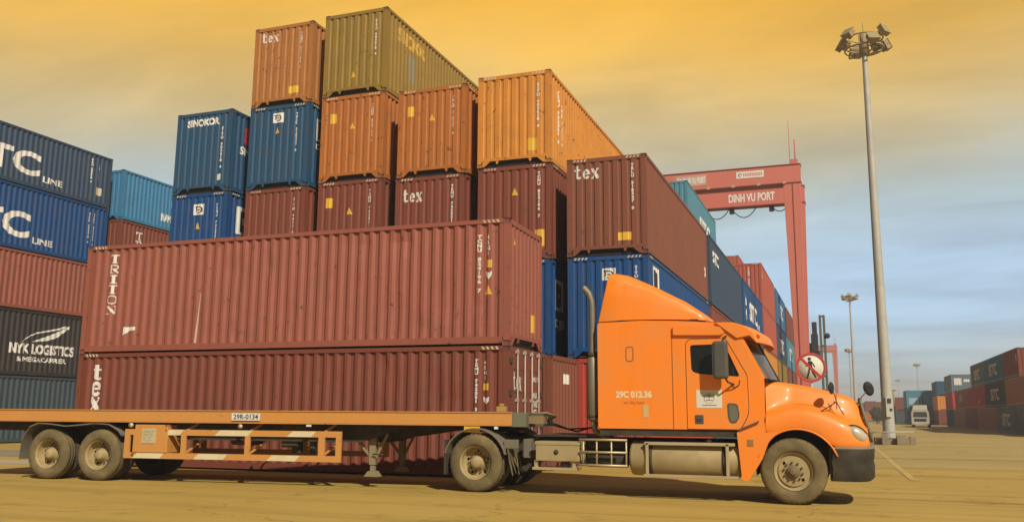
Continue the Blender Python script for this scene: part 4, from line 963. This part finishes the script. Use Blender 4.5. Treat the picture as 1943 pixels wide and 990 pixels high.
# mirrors
mr_ = put('side_mirror', MB().box(-1.17, -.935, -.30, -.13, 1.985, 2.60), PLAST, T, bevel=.04, rot=(0, 0, 0))
put('mirror_face', MB().box(-1.178, -1.17, -.285, -.175, 2.04, 2.56), paint('mirror_glass', (.3, .32, .32), rough=.08, metal=.9, dirt=.2), mr_)
ma = MB().tube([(-1.02, -.22, 2.55), (-1.0, -.20, 2.66), (-.98, .02, 2.70)], .016, 8).tube([(-1.0, -.22, 2.02), (-.95, -.20, 1.93), (-.88, .01, 1.90)], .016, 8).tube([(-.92, -.12, 1.92), (-.88, -.02, 1.84), (-.80, .01, 1.88), (-.78, .01, 1.97)], .012, 8)
put('mirror_arm', ma, CHASSIS, mr_)
m2 = put('side_mirror', MB().box(-1.16, -.965, WID+.16, WID+.30, 2.00, 2.60), PLAST, T, bevel=.035)
put('mirror_arm', MB().tube([(-1.02, WID+.22, 2.55), (-.98, WID-.02, 2.70)], .016, 8).tube([(-1.0, WID+.22, 2.05), (-.88, WID-.01, 1.90)], .016, 8), CHASSIS, m2)
hm = put('fender_mirror', MB().lathe([(-.012, .001), (-.02, .04), (-.012, .085), (.01, .10), (.03, .07), (.035, .001)], 24), BLACK, T, loc=(.64, .16, 1.84), rot=(0, 0, R(72)), scale=(1, 1, 1))
m3 = MB().tube([(.42, .16, 1.44), (.70, .22, 1.62), (.66, .17, 1.80)], .010, 6).tube([(.80, .20, 1.42), (.70, .22, 1.62)], .010, 6).tube([(.66, .40, 1.62), (.70, .22, 1.62)], .010, 6)
put('fender_mirror_bracket', m3, PLAST, T)
put('fender_mirror', MB().lathe([(-.012, .001), (-.02, .04), (-.012, .085), (.01, .10), (.03, .07), (.035, .001)], 24), BLACK, T, loc=(1.24, WID-.32, 1.88), rot=(R(10), R(-25), R(20)), scale=(.95, 1, 1.35))
put('fender_mirror_bracket', MB().tube([(1.0, WID-.45, 1.55), (1.10, WID-.40, 1.72), (1.24, WID-.30, 1.88)], .010, 6).tube([(1.08, WID-.35, 1.35), (1.10, WID-.40, 1.72)], .010, 6), PLAST, T)
put('hood_latch', MB().beam((-.84, -.01, 1.155), (-.50, -.012, 1.30), .035, .02), PLAST, T)
put('hood_emblem_lamp', MB().tube([(.70, .30, 1.50), (.70, .28, 1.75)], .008, 6), PLAST, T)

# ------------------------------------------------------------------ flatbed trailer
F = thing('flatbed_trailer', 'long orange flatbed trailer with striped side guard, empty deck, plate 29R-0134', 'trailer', (-5.60, 15.43, 0), R(6))
TW = 2.44
for y0, y1 in ((0, .07), (TW-.07, TW)):
    rl = MB().box(-12.5, -.12, y0, y1, 1.195, 1.415)
    put('side_rail', rl, ORANGE_T, F, bevel=.008)
put('rail_lip', MB().box(-12.5, -.12, -.018, .10, 1.412, 1.43).box(-12.5, -.12, -.012, .08, 1.178, 1.196), ORANGE_T, F)
put('deck', MB().box(-12.48, -.10, .07, TW-.07, 1.37, 1.405), paint('rusty_deck', (.14, .075, .04), rough=.8, dirt=.6, dirt_col=(.22, .15, .07)), F)
mb_ = MB()
for y in (.75, 1.60):
    mb_.prism([(-12.4, .98), (-12.4, 1.19), (-.3, 1.19), (-.3, 1.14), (-1.15, 1.13), (-2.5, .93), (-4, .90)], y, y+.12)
k = -12.2
while k < -.3: mb_.box(k, k+.06, .07, TW-.07, 1.20, 1.36); k += .62
put('main_beams', mb_, CHASSIS, F)
hd = MB().box(-.12, .14, .02, TW-.02, 1.16, 1.42); put('front_bolster', hd, paint('green_grey_steel', (.12, .13, .085), rough=.6, dirt=.5, dirt_col=(.2, .17, .09)), F, bevel=.01)
put('twist_lock', MB().box(-.42, -.24, .02, .16, 1.43, 1.53).box(-.37, -.29, .05, .13, 1.53, 1.58), paint('yellow_brown_lock', (.40, .24, .05), rough=.6, dirt=.5), F, bevel=.012)
put('hose_rack', MB().tube([(.14, .3, 1.40), (.45, .35, 1.42), (.60, .5, 1.36), (.42, .6, 1.28)], .022, 6).box(.14, .42, .25, .6, 1.22, 1.36), paint('brass_brown', (.25, .16, .07), rough=.6, dirt=.5), F)
put('coupler_plate', MB().prism([(-1.6, 1.14), (-.1, 1.15), (-.1, 1.18), (-1.6, 1.18)], .6, 1.85), CHASSIS, F)
put('marker_plate', MB().box(-1.02, -.72, -.01, .01, 1.06, 1.165), YEL, F)
put('marker_lamp', MB().box(-.45, -.38, .0, .03, 1.12, 1.17), WHITE, F); put('marker_lamp', MB().box(-4.2, -4.1, .0, .03, 1.13, 1.17), WHITE, F)
pl = put('number_plate', MB().box(-5.80, -5.18, -.030, -.020, 1.235, 1.375), WHITE, F)
flat_text(pl, 'plate_lettering', '29R-0134', -5.76, -.0315, 1.255, .54, .10, BLACK, bold=.02)
# side guard (orange with cream slanted stripes)
gz0, gz1 = .47, 1.045; bt = .115
sgd = [rpoly([(-8.22, gz0), (-8.22, gz1), (-3.46, gz1), (-3.46, gz0)], .005)]
holes = [[(-8.10, gz0+bt), (-8.02, gz0+bt), (-8.02, gz1-bt), (-8.10, gz1-bt)]]
vx = [-8.0+.02, -6.93, -6.83, -5.50, -5.40, -3.92]
holes += [[(-7.9, gz0+bt), (-6.92, gz0+bt), (-6.92, gz1-bt), (-7.9, gz1-bt)], [(-6.81, gz0+bt), (-5.50, gz0+bt), (-5.50, gz1-bt), (-6.81, gz1-bt)], [(-5.39, gz0+bt), (-3.93, gz0+bt), (-3.93, gz1-bt), (-5.39, gz1-bt)], [(-3.80, gz0+bt), (-3.57, gz0+bt), (-3.57, gz1-bt), (-3.80, gz1-bt)]]
for y in (.0, TW-.05):
    gd = put('side_guard', plate(sgd[0], holes, .05, 'guard'), ORANGE_T, F, loc=(0, y, 0), bevel=.004)
    if y == 0:
        s_ = MB()
        for a, b in ((-7.33, -6.86), (-6.18, -5.34), (-4.60, -3.98)): s_.add([(a, -.003, gz1-bt+.004), (b-.10, -.003, gz1-bt+.004), (b, -.003, gz1-.004), (a+.13, -.003, gz1-.004)], [(0,1,2,3)])
        for a, b in ((-8.02, -7.28), (-6.62, -5.86), (-5.02, -4.30)): s_.add([(a, -.003, gz0+.004), (b-.10, -.003, gz0+.004), (b, -.003, gz0+bt-.004), (a+.12, -.003, gz0+bt-.004)], [(0,1,2,3)])
        put('cream_stripes', s_, CREAM, gd)
    for x in (-6.87, -5.45, -3.86): put('guard_bracket', MB().beam((x, .06, gz1-.05), (x+.14, .35, 1.20), .05), ORANGE_T, gd); put('guard_brace', MB().beam((x-.05, .08, gz0+.08), (x+.25, .75, 1.0), .035), ORANGE_T, gd)
bx = put('tool_box', MB().box(-7.98, -7.22, -.02, .42, .585, 1.135), ORANGE_T, F, bevel=.012)
put('box_plate', MB().box(-7.80, -7.48, -.032, -.02, .77, 1.06), paint('cream_plate', (.50, .42, .24), rough=.6, dirt=.5, dirt_col=(.4, .3, .14)), bx)
flat_text(bx, 'plate_lettering', 'CONG TY\nVAN TAI\nTL: 7.1T\nTT: 31T', -7.77, -.0335, .80, .26, .22, paint('grey_print', (.12, .13, .12)), bold=0)
# landing legs
for y in (.40, TW-.52):
    lg = MB().box(-3.05, -2.92, y, y+.12, .42, 1.19); lg.box(-3.03, -2.94, y+.02, y+.10, .24, .44); lg.prism([(-3.13, .20), (-2.84, .20), (-2.92, .30), (-3.05, .30)], y-.05, y+.17)
    lg.beam((-2.98, y+.06, .50), (-3.38, y+.06, .95), .05); lg.beam((-2.95, y+.06, .50), (-2.70, y+.06, 1.0), .045)
    put('landing_leg', lg, paint('dusty_leg', (.24, .19, .10), rough=.7, dirt=.5, dirt_col=(.18, .13, .06)), F)
put('landing_leg_shaft', MB().tube([(-2.96, .46, .85), (-2.96, TW-.46, .85)], .025, 8).tube([(-2.95, .35, .62), (-2.72, .30, .62)], .015, 6), CHASSIS, F)
put('air_tank', MB().tube([(-6.1, .6, .88), (-5.5, .6, .88)], .14, 16), CHASSIS, F)
for y in (.30, 1.35): put('inner_beam', MB().prism([(-8.0, .84), (-8.0, 1.15), (-2.2, 1.15), (-3.2, .84)], y, y+.05), CHASSIS, F)
put('brake_chamber', MB().tube([(-8.2, .5, .70), (-7.8, .5, .72)], .10, 14), CHASSIS, F); put('valve_block', MB().box(-4.9, -4.55, .35, .6, .72, 1.0), CHASSIS, F, bevel=.02); put('landing_gearbox', MB().box(-3.3, -2.7, .6, 1.8, .88, 1.1), CHASSIS, F, bevel=.02)
put('spare_bracket', MB().box(-4.75, -4.55, .5, .6, .6, 1.1).box(-4.3, -4.2, .4, .5, .6, 1.1), CHASSIS, F)
for x in (-8.87, -10.12):
    wheel(F, x, .04 if x > -9.5 else .07, dual=True); wheel(F, x, TW-.04, dual=True, flip=True)
ta = MB()
for x in (-8.87, -10.12): ta.tube([(x, .3, .515), (x, TW-.3, .515)], .075, 12)
for y in (.72, 1.62):
    for x in (-8.87, -10.12): ta.beam((x-.5, y, .80), (x, y, .66), .08, .10); ta.beam((x, y, .66), (x+.5, y, .80), .08, .10)
ta.box(-10.6, -8.1, .70, .84, .84, .98); ta.box(-10.6, -8.1, 1.6, 1.74, .84, .98)
put('axles', ta, CHASSIS, F)
gp_ = [(-10.62, .40), (-10.60, .78), (-10.42, 1.06), (-10.22, 1.135), (-9.9, 1.115), (-9.55, 1.075), (-9.2, 1.105), (-8.85, 1.14), (-8.5, 1.12), (-8.27, 1.00), (-8.18, .90)]
mg = MB()
def sheet(off, y): return [(x-.14, y, z+off) for x, z in gp_]
mg.loft([sheet(0, .02), sheet(0, .64)]); mg.loft([sheet(.022, .02), sheet(.022, .64)]); mg.loft([sheet(0, .02), sheet(.022, .02)])
put('mudguard', mg, paint('dusty_mudguard', (.16, .14, .10)), F)
put('mudguard', mg.mesh('mg'), paint('dusty_mudguard', (.16, .14, .10)), F, loc=(0, TW-.66, 0))
put('air_coupling', MB().lathe([(0, .05), (-.04, .05), (-.05, .001)], 14), STEELB, F, loc=(-8.1, .03, 1.12)); put('air_coupling', MB().lathe([(0, .045), (-.04, .045), (-.05, .001)], 14), STEELB, F, loc=(-5.62, .03, 1.12))
# ------------------------------------------------------------------ gantry crane
def crane(label, loc, far=False):
    c = thing('gantry_crane', label, 'crane', loc, 0, 'red rubber tyred gantry cranes')
    x0, x1 = -24.5, .55
    for i, y in enumerate((0, 8)):
        g = put('girder', MB().box(x0, x1, y, y+1.1, 21.62, 23.2), RED, c, bevel=.02)
        put('girder_flange', MB().box(x0, x1+.05, y-.08, y+1.18, 23.2, 23.27).box(x0, x1+.05, y-.08, y+1.18, 21.55, 21.62), paint('crane_dark_edge', (.28, .06, .04), rough=.6), g)
        for lx, sg in ((-.95, 1), (-23.4, 1)):
            lg = MB(); a0, a1 = lx, lx+1.5; b0, b1 = lx+.42, lx+1.08
            lg.add([(b0, y+.25, 1.6), (b1, y+.25, 1.6), (b1, y+.85, 1.6), (b0, y+.85, 1.6), (a0, y, 21.56), (a1, y, 21.56), (a1, y+1.1, 21.56), (a0, y+1.1, 21.56)], [(0,3,2,1),(4,5,6,7),(0,1,5,4),(1,2,6,5),(2,3,7,6),(3,0,4,7)])
            L_ = put('leg', lg, RED, c, bevel=.02)
            put('cable_tray', MB().beam((lx+.80, y-.03, 21.5), (lx+.72, y+.20, 1.8), .07, .05), paint('crane_dark_edge', (.28, .06, .04)), L_)
    for lx in (-.9, -23.35):
        put('sill_beam', MB().box(lx+.4, lx+1.05, -1.2, 10.3, 1.0, 1.7), RED, c, bevel=.02)
        for y in (-.9, .4, 8.4, 9.6):
            put('tyre', MB().lathe([(-.25, .25), (-.28, .5), (-.22, .75), (0, .8), (.22, .75), (.28, .5), (.25, .25)], 24, axis='x', c=(lx+.72, y, .8)), RUBBER, c)
    put('trolley', MB().box(-21.5, -16.5, -.3, 9.4, 23.3, 25.2), RED, c, bevel=.03)
    put('operator_cab', MB().box(-16.4, -14.4, 2.2, 4.4, 19.2, 21.3), paint('cab_grey', (.5, .5, .48), rough=.5), c, bevel=.05)
    put('antenna', MB().tube([(.15, .5, 23.2), (.15, .5, 25.6)], .06, 8).tube([(-.30, .5, 23.2), (-.32, .5, 27.4)], .03, 6).box(-.25, .35, .2, .9, 23.2, 23.75), RED, c)
    if not far:
        g = MB()
        for (x_0, x_1) in ((-6.4, -4.0), (-2.6, -1.0), (-9, -6.6)):
            pts = [(x_0+(x_1-x_0)*t/8, 8.5, 21.55-1.0*(1-(2*t/8-1)**2)*(1 if x_1-x_0 > 2 else .6)) for t in range(9)]
            g.tube(pts, .05, 6)
            g.box(x_0-.2, x_0+.25, 8.3, 8.7, 21.0, 21.5)
        put('festoon_cable', g, BLACK, c)
        for k in range(5):
            put('inspection_lamp', MB().box(-9.8+k*2.2, -9.5+k*2.2, -.14, -.02, 21.5, 21.72), paint('crane_pale', (.5, .3, .2), rough=.5), c)
        flat_text(c, 'lettering', 'DINH VU PORT', -6.6, 7.99, 22.0, 4.4, .85, WHITE, bold=.04)
        lp = put('sign_board', MB().box(-10.4, -7.6, -.03, -.002, 21.95, 22.95), paint('pinkish_board', (.55, .33, .25), rough=.6, dirt=.4), c)
        flat_text(lp, 'lettering', 'DINH VU PORT', -9.7, -.035, 22.15, 2.0, .62, WHITE, bold=.05)
        V, Fc = [], []; ring_arc(V, Fc, 0, 0, .26, .26, 20, 330, .12, 16)
        mm = MB(); mm.add([(-10.05+a, -.036, 22.45+b) for a, b in V], Fc); put('emblem', mm.mesh('e', False), WHITE, lp)
        wb = put('sign_board', MB().box(-4.95, -2.55, -.03, -.002, 22.30, 22.92), WHITE, c)
        mm = MB(); rn = random.Random(5)
        for k in range(11): x = -4.35+k*.155; mm.box(x, x+.10, -.036, -.03, 22.45, 22.76)
        put('lettering', mm, paint('faded_red_print', (.55, .25, .18), rough=.6), wb)
        mm = MB(); V, Fc = [], []; ring_arc(V, Fc, 0, 0, .16, .16, 0, 300, .08, 12); mm.add([(-4.62+a, -.034, 22.6+b) for a, b in V], Fc); put('emblem', mm.mesh('e', False), BLACK, wb)
    return c
crane('red gantry crane straddling the main block, its two girders above the brown tex container', (-3.30, 80, 0))
crane('small distant red gantry crane right of the no pedestrian sign', (-2.6, 300, 0), far=True)

# ------------------------------------------------------------------ light masts
def mast_meshes():
    m = {}
    m['pole'] = MB().lathe([(0, .30), (.02, .30), (2, .285), (8, .24), (14, .195), (20, .145), (21.4, .14)], 24, axis='z').mesh('pole')
    rg = MB()
    for z in (21.15, 21.75): rg.tube([(1.0*math.cos(2*math.pi*k/24), 1.0*math.sin(2*math.pi*k/24), z) for k in range(25)], .045, 6, False)
    for k in range(6):
        a = 2*math.pi*k/6; ca, sa = math.cos(a), math.sin(a); rg.beam((.15*ca, .15*sa, 20.85), (1.0*ca, 1.0*sa, 21.15), .07); rg.beam((.1*ca, .1*sa, 21.5), (1.0*ca, 1.0*sa, 21.75), .05); rg.beam((ca, sa, 21.15), (ca, sa, 21.75), .05)
    rg.lathe([(20.8, .165), (20.8, .26), (22.0, .24), (22.15, .16), (22.15, .001)], 16, axis='z'); rg.tube([(0, 0, 22.1), (0, 0, 22.75)], .02, 6)
    m['ring'] = rg.mesh('ring')
    fl = MB().box(-.28, .28, -.12, .14, -.26, .26); fl.box(-.31, .31, -.16, -.12, -.29, .29); fl.beam((-.33, 0, 0), (.33, 0, 0), .03)
    fl.box(-.10, .10, .14, .30, -.12, .12)
    m['flood'] = fl.mesh('flood')
    return m
MM = mast_meshes()
def mast(label, loc, rz=0, scale=1, base=False):
    t = thing('light_mast', label, 'light pole', loc, rz, 'tall floodlight masts'); t.scale = (scale,)*3
    put('pole', MM['pole'], GALV, t); put('head_ring', MM['ring'], LAMPM, t)
    rn = random.Random(2)
    for k, a in enumerate((10, 40, 95, 130, 185, 215, 275, 310)):
        a = R(a); put('floodlight', MM['flood'], LAMPM, t, loc=(1.22*math.cos(a), 1.22*math.sin(a), 21.35+.45*(k % 2)+rn.uniform(-.1, .1)), rot=(R(-35+rn.uniform(-10, 10)), 0, a+math.pi/2))
    put('obstruction_lamp', MB().tube([(-.75, 0, 21.1), (-.75, 0, 20.75)], .015, 6).lathe([(20.62, .001), (20.64, .09), (20.72, .08), (20.78, .02)], 12, axis='z', c=(-.75, 0, 0)), LAMPM, t)
    if base:
        put('control_box', MB().box(-.20, .06, -.40, -.24, 1.35, 2.35), GALV, t, bevel=.015)
        put('junction_box', MB().box(-.12, .06, -.43, -.40, 2.05, 2.28).box(-.02, .10, -.42, -.40, 1.65, 1.78), CHASSIS, t)
        put('bracket_lamp', MB().tube([(.28, -.05, 1.9), (.34, -.05, 2.65), (.40, -.05, 2.75)], .06, 8).box(.22, .58, -.16, .06, 2.72, 2.80), GALV, t)
    return t
mast('tall floodlight mast standing near, on a concrete base right of the truck nose', (1.93, 50, 0), R(15), base=True)
b = thing('mast_base', 'low dusty concrete block barrier around the foot of the near light mast', 'concrete base', (1.95, 49.4, 0))
put('plinth', MB().box(-.75, .85, -.5, 1.4, 0, .32), CONC, b, bevel=.03)
for i, (x, y, w_) in enumerate(((-.95, -.7, .35), (-.25, -.72, .3), (.45, -.66, .42), (1.0, -.2, .3), (-1.1, .3, .3))):
    put('kerb_block', MB().box(x-w_/2, x+w_/2, y-.15, y+.15, 0, .62-.07*i), CONC, b, bevel=.03, rot=(0, 0, R(3*i-5)))
put('rail', MB().tube([(-1.1, -.8, .60), (1.05, -.75, .64)], .035, 8), GALV, b)
mast('second floodlight mast, straight above the no pedestrian sign side of the truck hood', (1.4, 164, 0), R(50))
mast('third small floodlight mast just left below the second', (1.5, 300, 0), R(20))
mast('tiny floodlight mast over the sky blue containers on the right', (27, 393, 0), R(35))
mast('tiniest floodlight mast, far right of the near mast foot', (28, 560, 0), R(5))

# ------------------------------------------------------------------ no pedestrian sign
s = thing('road_sign', 'round no pedestrians sign with red ring and slash behind the truck hood', 'sign', (-.95, 28, 0), R(3))
put('post', MB().tube([(0, .05, 0), (0, .05, 3.15)], .035, 10), GALV, s)
pn = put('panel', MB().lathe([(0, .001), (0, .43), (.02, .43), (.02, .001)], 40, c=(0, 0, 2.80)), paint('sign_back_white', (.66, .62, .50), rough=.5, dirt=.3, dirt_col=(.5, .45, .32)), s)
RS = paint('sign_red', (.50, .04, .035), rough=.5, dirt=.2)
put('red_ring', MB().lathe([(-.004, .435), (-.008, .425), (-.008, .365), (-.003, .360)], 48, c=(0, 0, 2.80)), RS, pn)
m_ = MB()
m_.add([(-.30, -.012, 3.06), (-.25, -.012, 3.11), (.30, -.012, 2.54), (.25, -.012, 2.49)], [(0,1,2,3)]); put('slash', m_, RS, pn)
m_ = MB(); m_.lathe([(-.006, .001), (-.006, .048)], 16, c=(-.03, 0, 3.055))
def q(pts, y): m_.add([(x, y, z) for x, z in pts], [tuple(range(len(pts)))])
q([(-.06, 3.0), (.03, 2.99), (.05, 2.80), (-.05, 2.80)], -.0062)
q([(-.05, 2.81), (.0, 2.81), (-.045, 2.62), (-.09, 2.47), (-.14, 2.46), (-.10, 2.62)], -.0064)
q([(0, 2.82), (.05, 2.81), (.08, 2.66), (.16, 2.52), (.12, 2.49), (.03, 2.64)], -.0066)
q([(.02, 2.98), (.05, 2.97), (.13, 2.83), (.10, 2.81)], -.0068); q([(-.05, 2.99), (-.02, 2.95), (-.12, 2.83), (-.15, 2.85)], -.0070)
put('walking_figure', m_.mesh('f', False), BLACK, pn)

# ------------------------------------------------------------------ container handler (mast showing over the hood)
h = thing('container_handler', 'dark container handler with tall twin grey mast beyond the no pedestrian sign', 'forklift', (-2.5, 95, 0))
GR = paint('mast_green_grey', (.09, .105, .085), rough=.6, dirt=.4)
for x in (.26, .62): put('mast_post', MB().box(x, x+.24, 0, .35, .4, 11.4), GR, h)
put('mast_cross', MB().box(.28, .78, .05, .30, 11.2, 11.35).box(.28, .78, .05, .30, 8.2, 8.4).box(.28, .78, .05, .30, 5.2, 5.4).box(.28, .78, .05, .30, 2.2, 2.4), GR, h)
cr = MB().box(-.7, .25, -.2, .3, 6.2, 7.8).box(-.55, .12, -.25, .25, 7.7, 9.5).box(-.42, .05, -.2, .2, 9.4, 10.7).box(-.9, -.5, -.1, .1, 6.2, 8.6).beam((-.9, 0, 6.3), (-.4, 0, 8.9), .12)
put('lift_carriage', cr, BLACK, h, bevel=.06)
put('work_lamp', MB().lathe([(-.15, .001), (-.15, .2), (.1, .28), (.12, .001)], 16, c=(1.0, 0, 9.3)).box(.78, 1.0, 0, .1, 9.2, 9.4), BLACK, h)
put('body', MB().box(-1.2, 1.2, .6, 5.4, .8, 2.4), paint('handler_yellow', (.5, .28, .04), rough=.5), h, bevel=.15)
cb = put('operator_cab', MB().box(-.7, .7, 1.4, 2.9, 2.4, 4.0), BLACK, h, bevel=.1); put('window', MB().box(-.6, .6, 1.38, 1.395, 2.9, 3.8), GLASS, cb)
for x in (-1.25, 1.25):
    for y in (.9, 4.6): put('wheel', MB().lathe([(-.2, .2), (-.25, .6), (-.15, .8), (.15, .8), (.25, .6), (.2, .2)], 24, axis='x', c=(x, y, .8)), RUBBER, h)

# ------------------------------------------------------------------ distant white truck
W = thing('parked_truck', 'small white cab over truck driving towards us far down the lane', 'truck', (8.55, 125, 0), R(-6)); W.scale = (.88,)*3
wm = paint('truck_white', (.44, .41, .33), rough=.4, dirt=.4, dirt_col=(.4, .34, .24)); dk = BLACK
cab = put('cab', plate(rpoly([(-1.15, .55), (-1.15, 2.0), (-.98, 2.55), (.98, 2.55), (1.15, 2.0), (1.15, .55)], .12), [rpoly([(-.95, 1.45), (-.85, 2.2), (.85, 2.2), (.95, 1.45)], .08)], 1.6, 'cab'), wm, W, bevel=.05)
put('windshield', MB().box(-.97, .97, .05, .10, 1.42, 2.22), paint('dark_windshield', (.04, .045, .045), rough=.1), cab); put('rear_panel', MB().box(-1.0, 1.0, 1.5, 1.58, .7, 2.4), CHASSIS, cab)
put('wind_deflector', MB().loft([[(-.95, .25, 2.56), (-.90, .45, 3.05), (.90, .45, 3.05), (.95, .25, 2.56)], [(-.95, 1.5, 2.56), (-.92, 1.5, 3.2), (.92, 1.5, 3.2), (.95, 1.5, 2.56)]], capends=True), wm, W, bevel=.04)
gq = put('grille', MB().box(-.80, .80, -.03, .02, .85, 1.26), dk, W, bevel=.02); put('bumper', MB().box(-1.18, 1.18, -.10, .3, .38, .72), wm, W, bevel=.06)
for x in (-.85, .85): put('headlight', MB().box(x-.18, x+.18, -.13, -.09, .48, .66), LENS, W, bevel=.02); put('side_mirror', MB().box(*sorted((x*1.42, x*1.6)), -.05, .1, 1.6, 2.15), dk, W, bevel=.02)
for x in (-1.05, 1.05):
    for y in (.75, 4.6): put('wheel', MB().lathe([(-.14, .2), (-.16, .4), (-.1, .5), (.1, .5), (.16, .4), (.14, .2)], 20, axis='x', c=(x, y, .5)), RUBBER, W)
put('chassis', MB().box(-.5, .5, 1.6, 6.0, .6, .9).box(-1.2, 1.2, 4, 12, 1.1, 1.3), CHASSIS, W)

# ------------------------------------------------------------------ shrub by the lane
def shrub(label, loc, h, r, seed):
    t = thing('shrub', label, 'shrub', loc); rn = random.Random(seed)
    put('trunk', MB().tube([(0, 0, 0), (.05, 0, h*.25), (.0, .05, h*.5)], [.12, .09, .05], 8).tube([(.03, 0, h*.2), (.4*r, .1, h*.55)], [.07, .03], 6).tube([(.03, 0, h*.2), (-.4*r, -.1, h*.6)], [.07, .03], 6), paint('bark', (.10, .07, .04), rough=.9), t)
    m = MB()
    for k in range(1600):
        u = Vector((rn.gauss(0, 1), rn.gauss(0, 1), rn.gauss(0, 1))).normalized()*rn.uniform(.4, 1)**.5
        if (math.sin(u.x*4+seed)+math.sin(u.y*5)+math.sin(u.z*4.5)) < -.9: continue
        c = Vector((u.x*r*(1+.15*math.sin(u.z*6)), u.y*r, h*.58+u.z*h*.44)); a = Vector((rn.gauss(0, 1), rn.gauss(0, 1), rn.gauss(0, 1))).normalized()*.13; b_ = a.cross(Vector((rn.gauss(0, 1), rn.gauss(0, 1), 1))).normalized()*.09
        m.add([c-a, c+b_, c+a, c-b_], [(0,1,2,3)])
    put('foliage', m.mesh('f', False), paint('leaf_green', (.075, .085, .025), rough=.7, dirt=.5, dirt_col=(.12, .11, .04), scale=2), t)
shrub('dark green shrub seen between the truck grille and the light mast', (5.0, 180, 0), 3.1, 1.15, 4)
shrub('smaller shrub left of the light mast foot in the distance', (6.4, 215, 0), 2.2, .9, 9)

# ------------------------------------------------------------------ haze
hz = MB().box(-890, 890, -280, 1790, -1.0, 40)
hm_ = bpy.data.materials.new('haze'); hm_.use_nodes = True; n_ = hm_.node_tree.nodes; n_.remove(n_['Principled BSDF'])
pv = n_.new('ShaderNodeVolumePrincipled'); pv.inputs['Color'].default_value = (.97, .98, .99, 1); pv.inputs['Density'].default_value = .0011; pv.inputs['Anisotropy'].default_value = .2
hm_.node_tree.links.new(pv.outputs[0], n_['Material Output'].inputs['Volume'])
tag(put('haze', hz, hm_), kind='stuff')
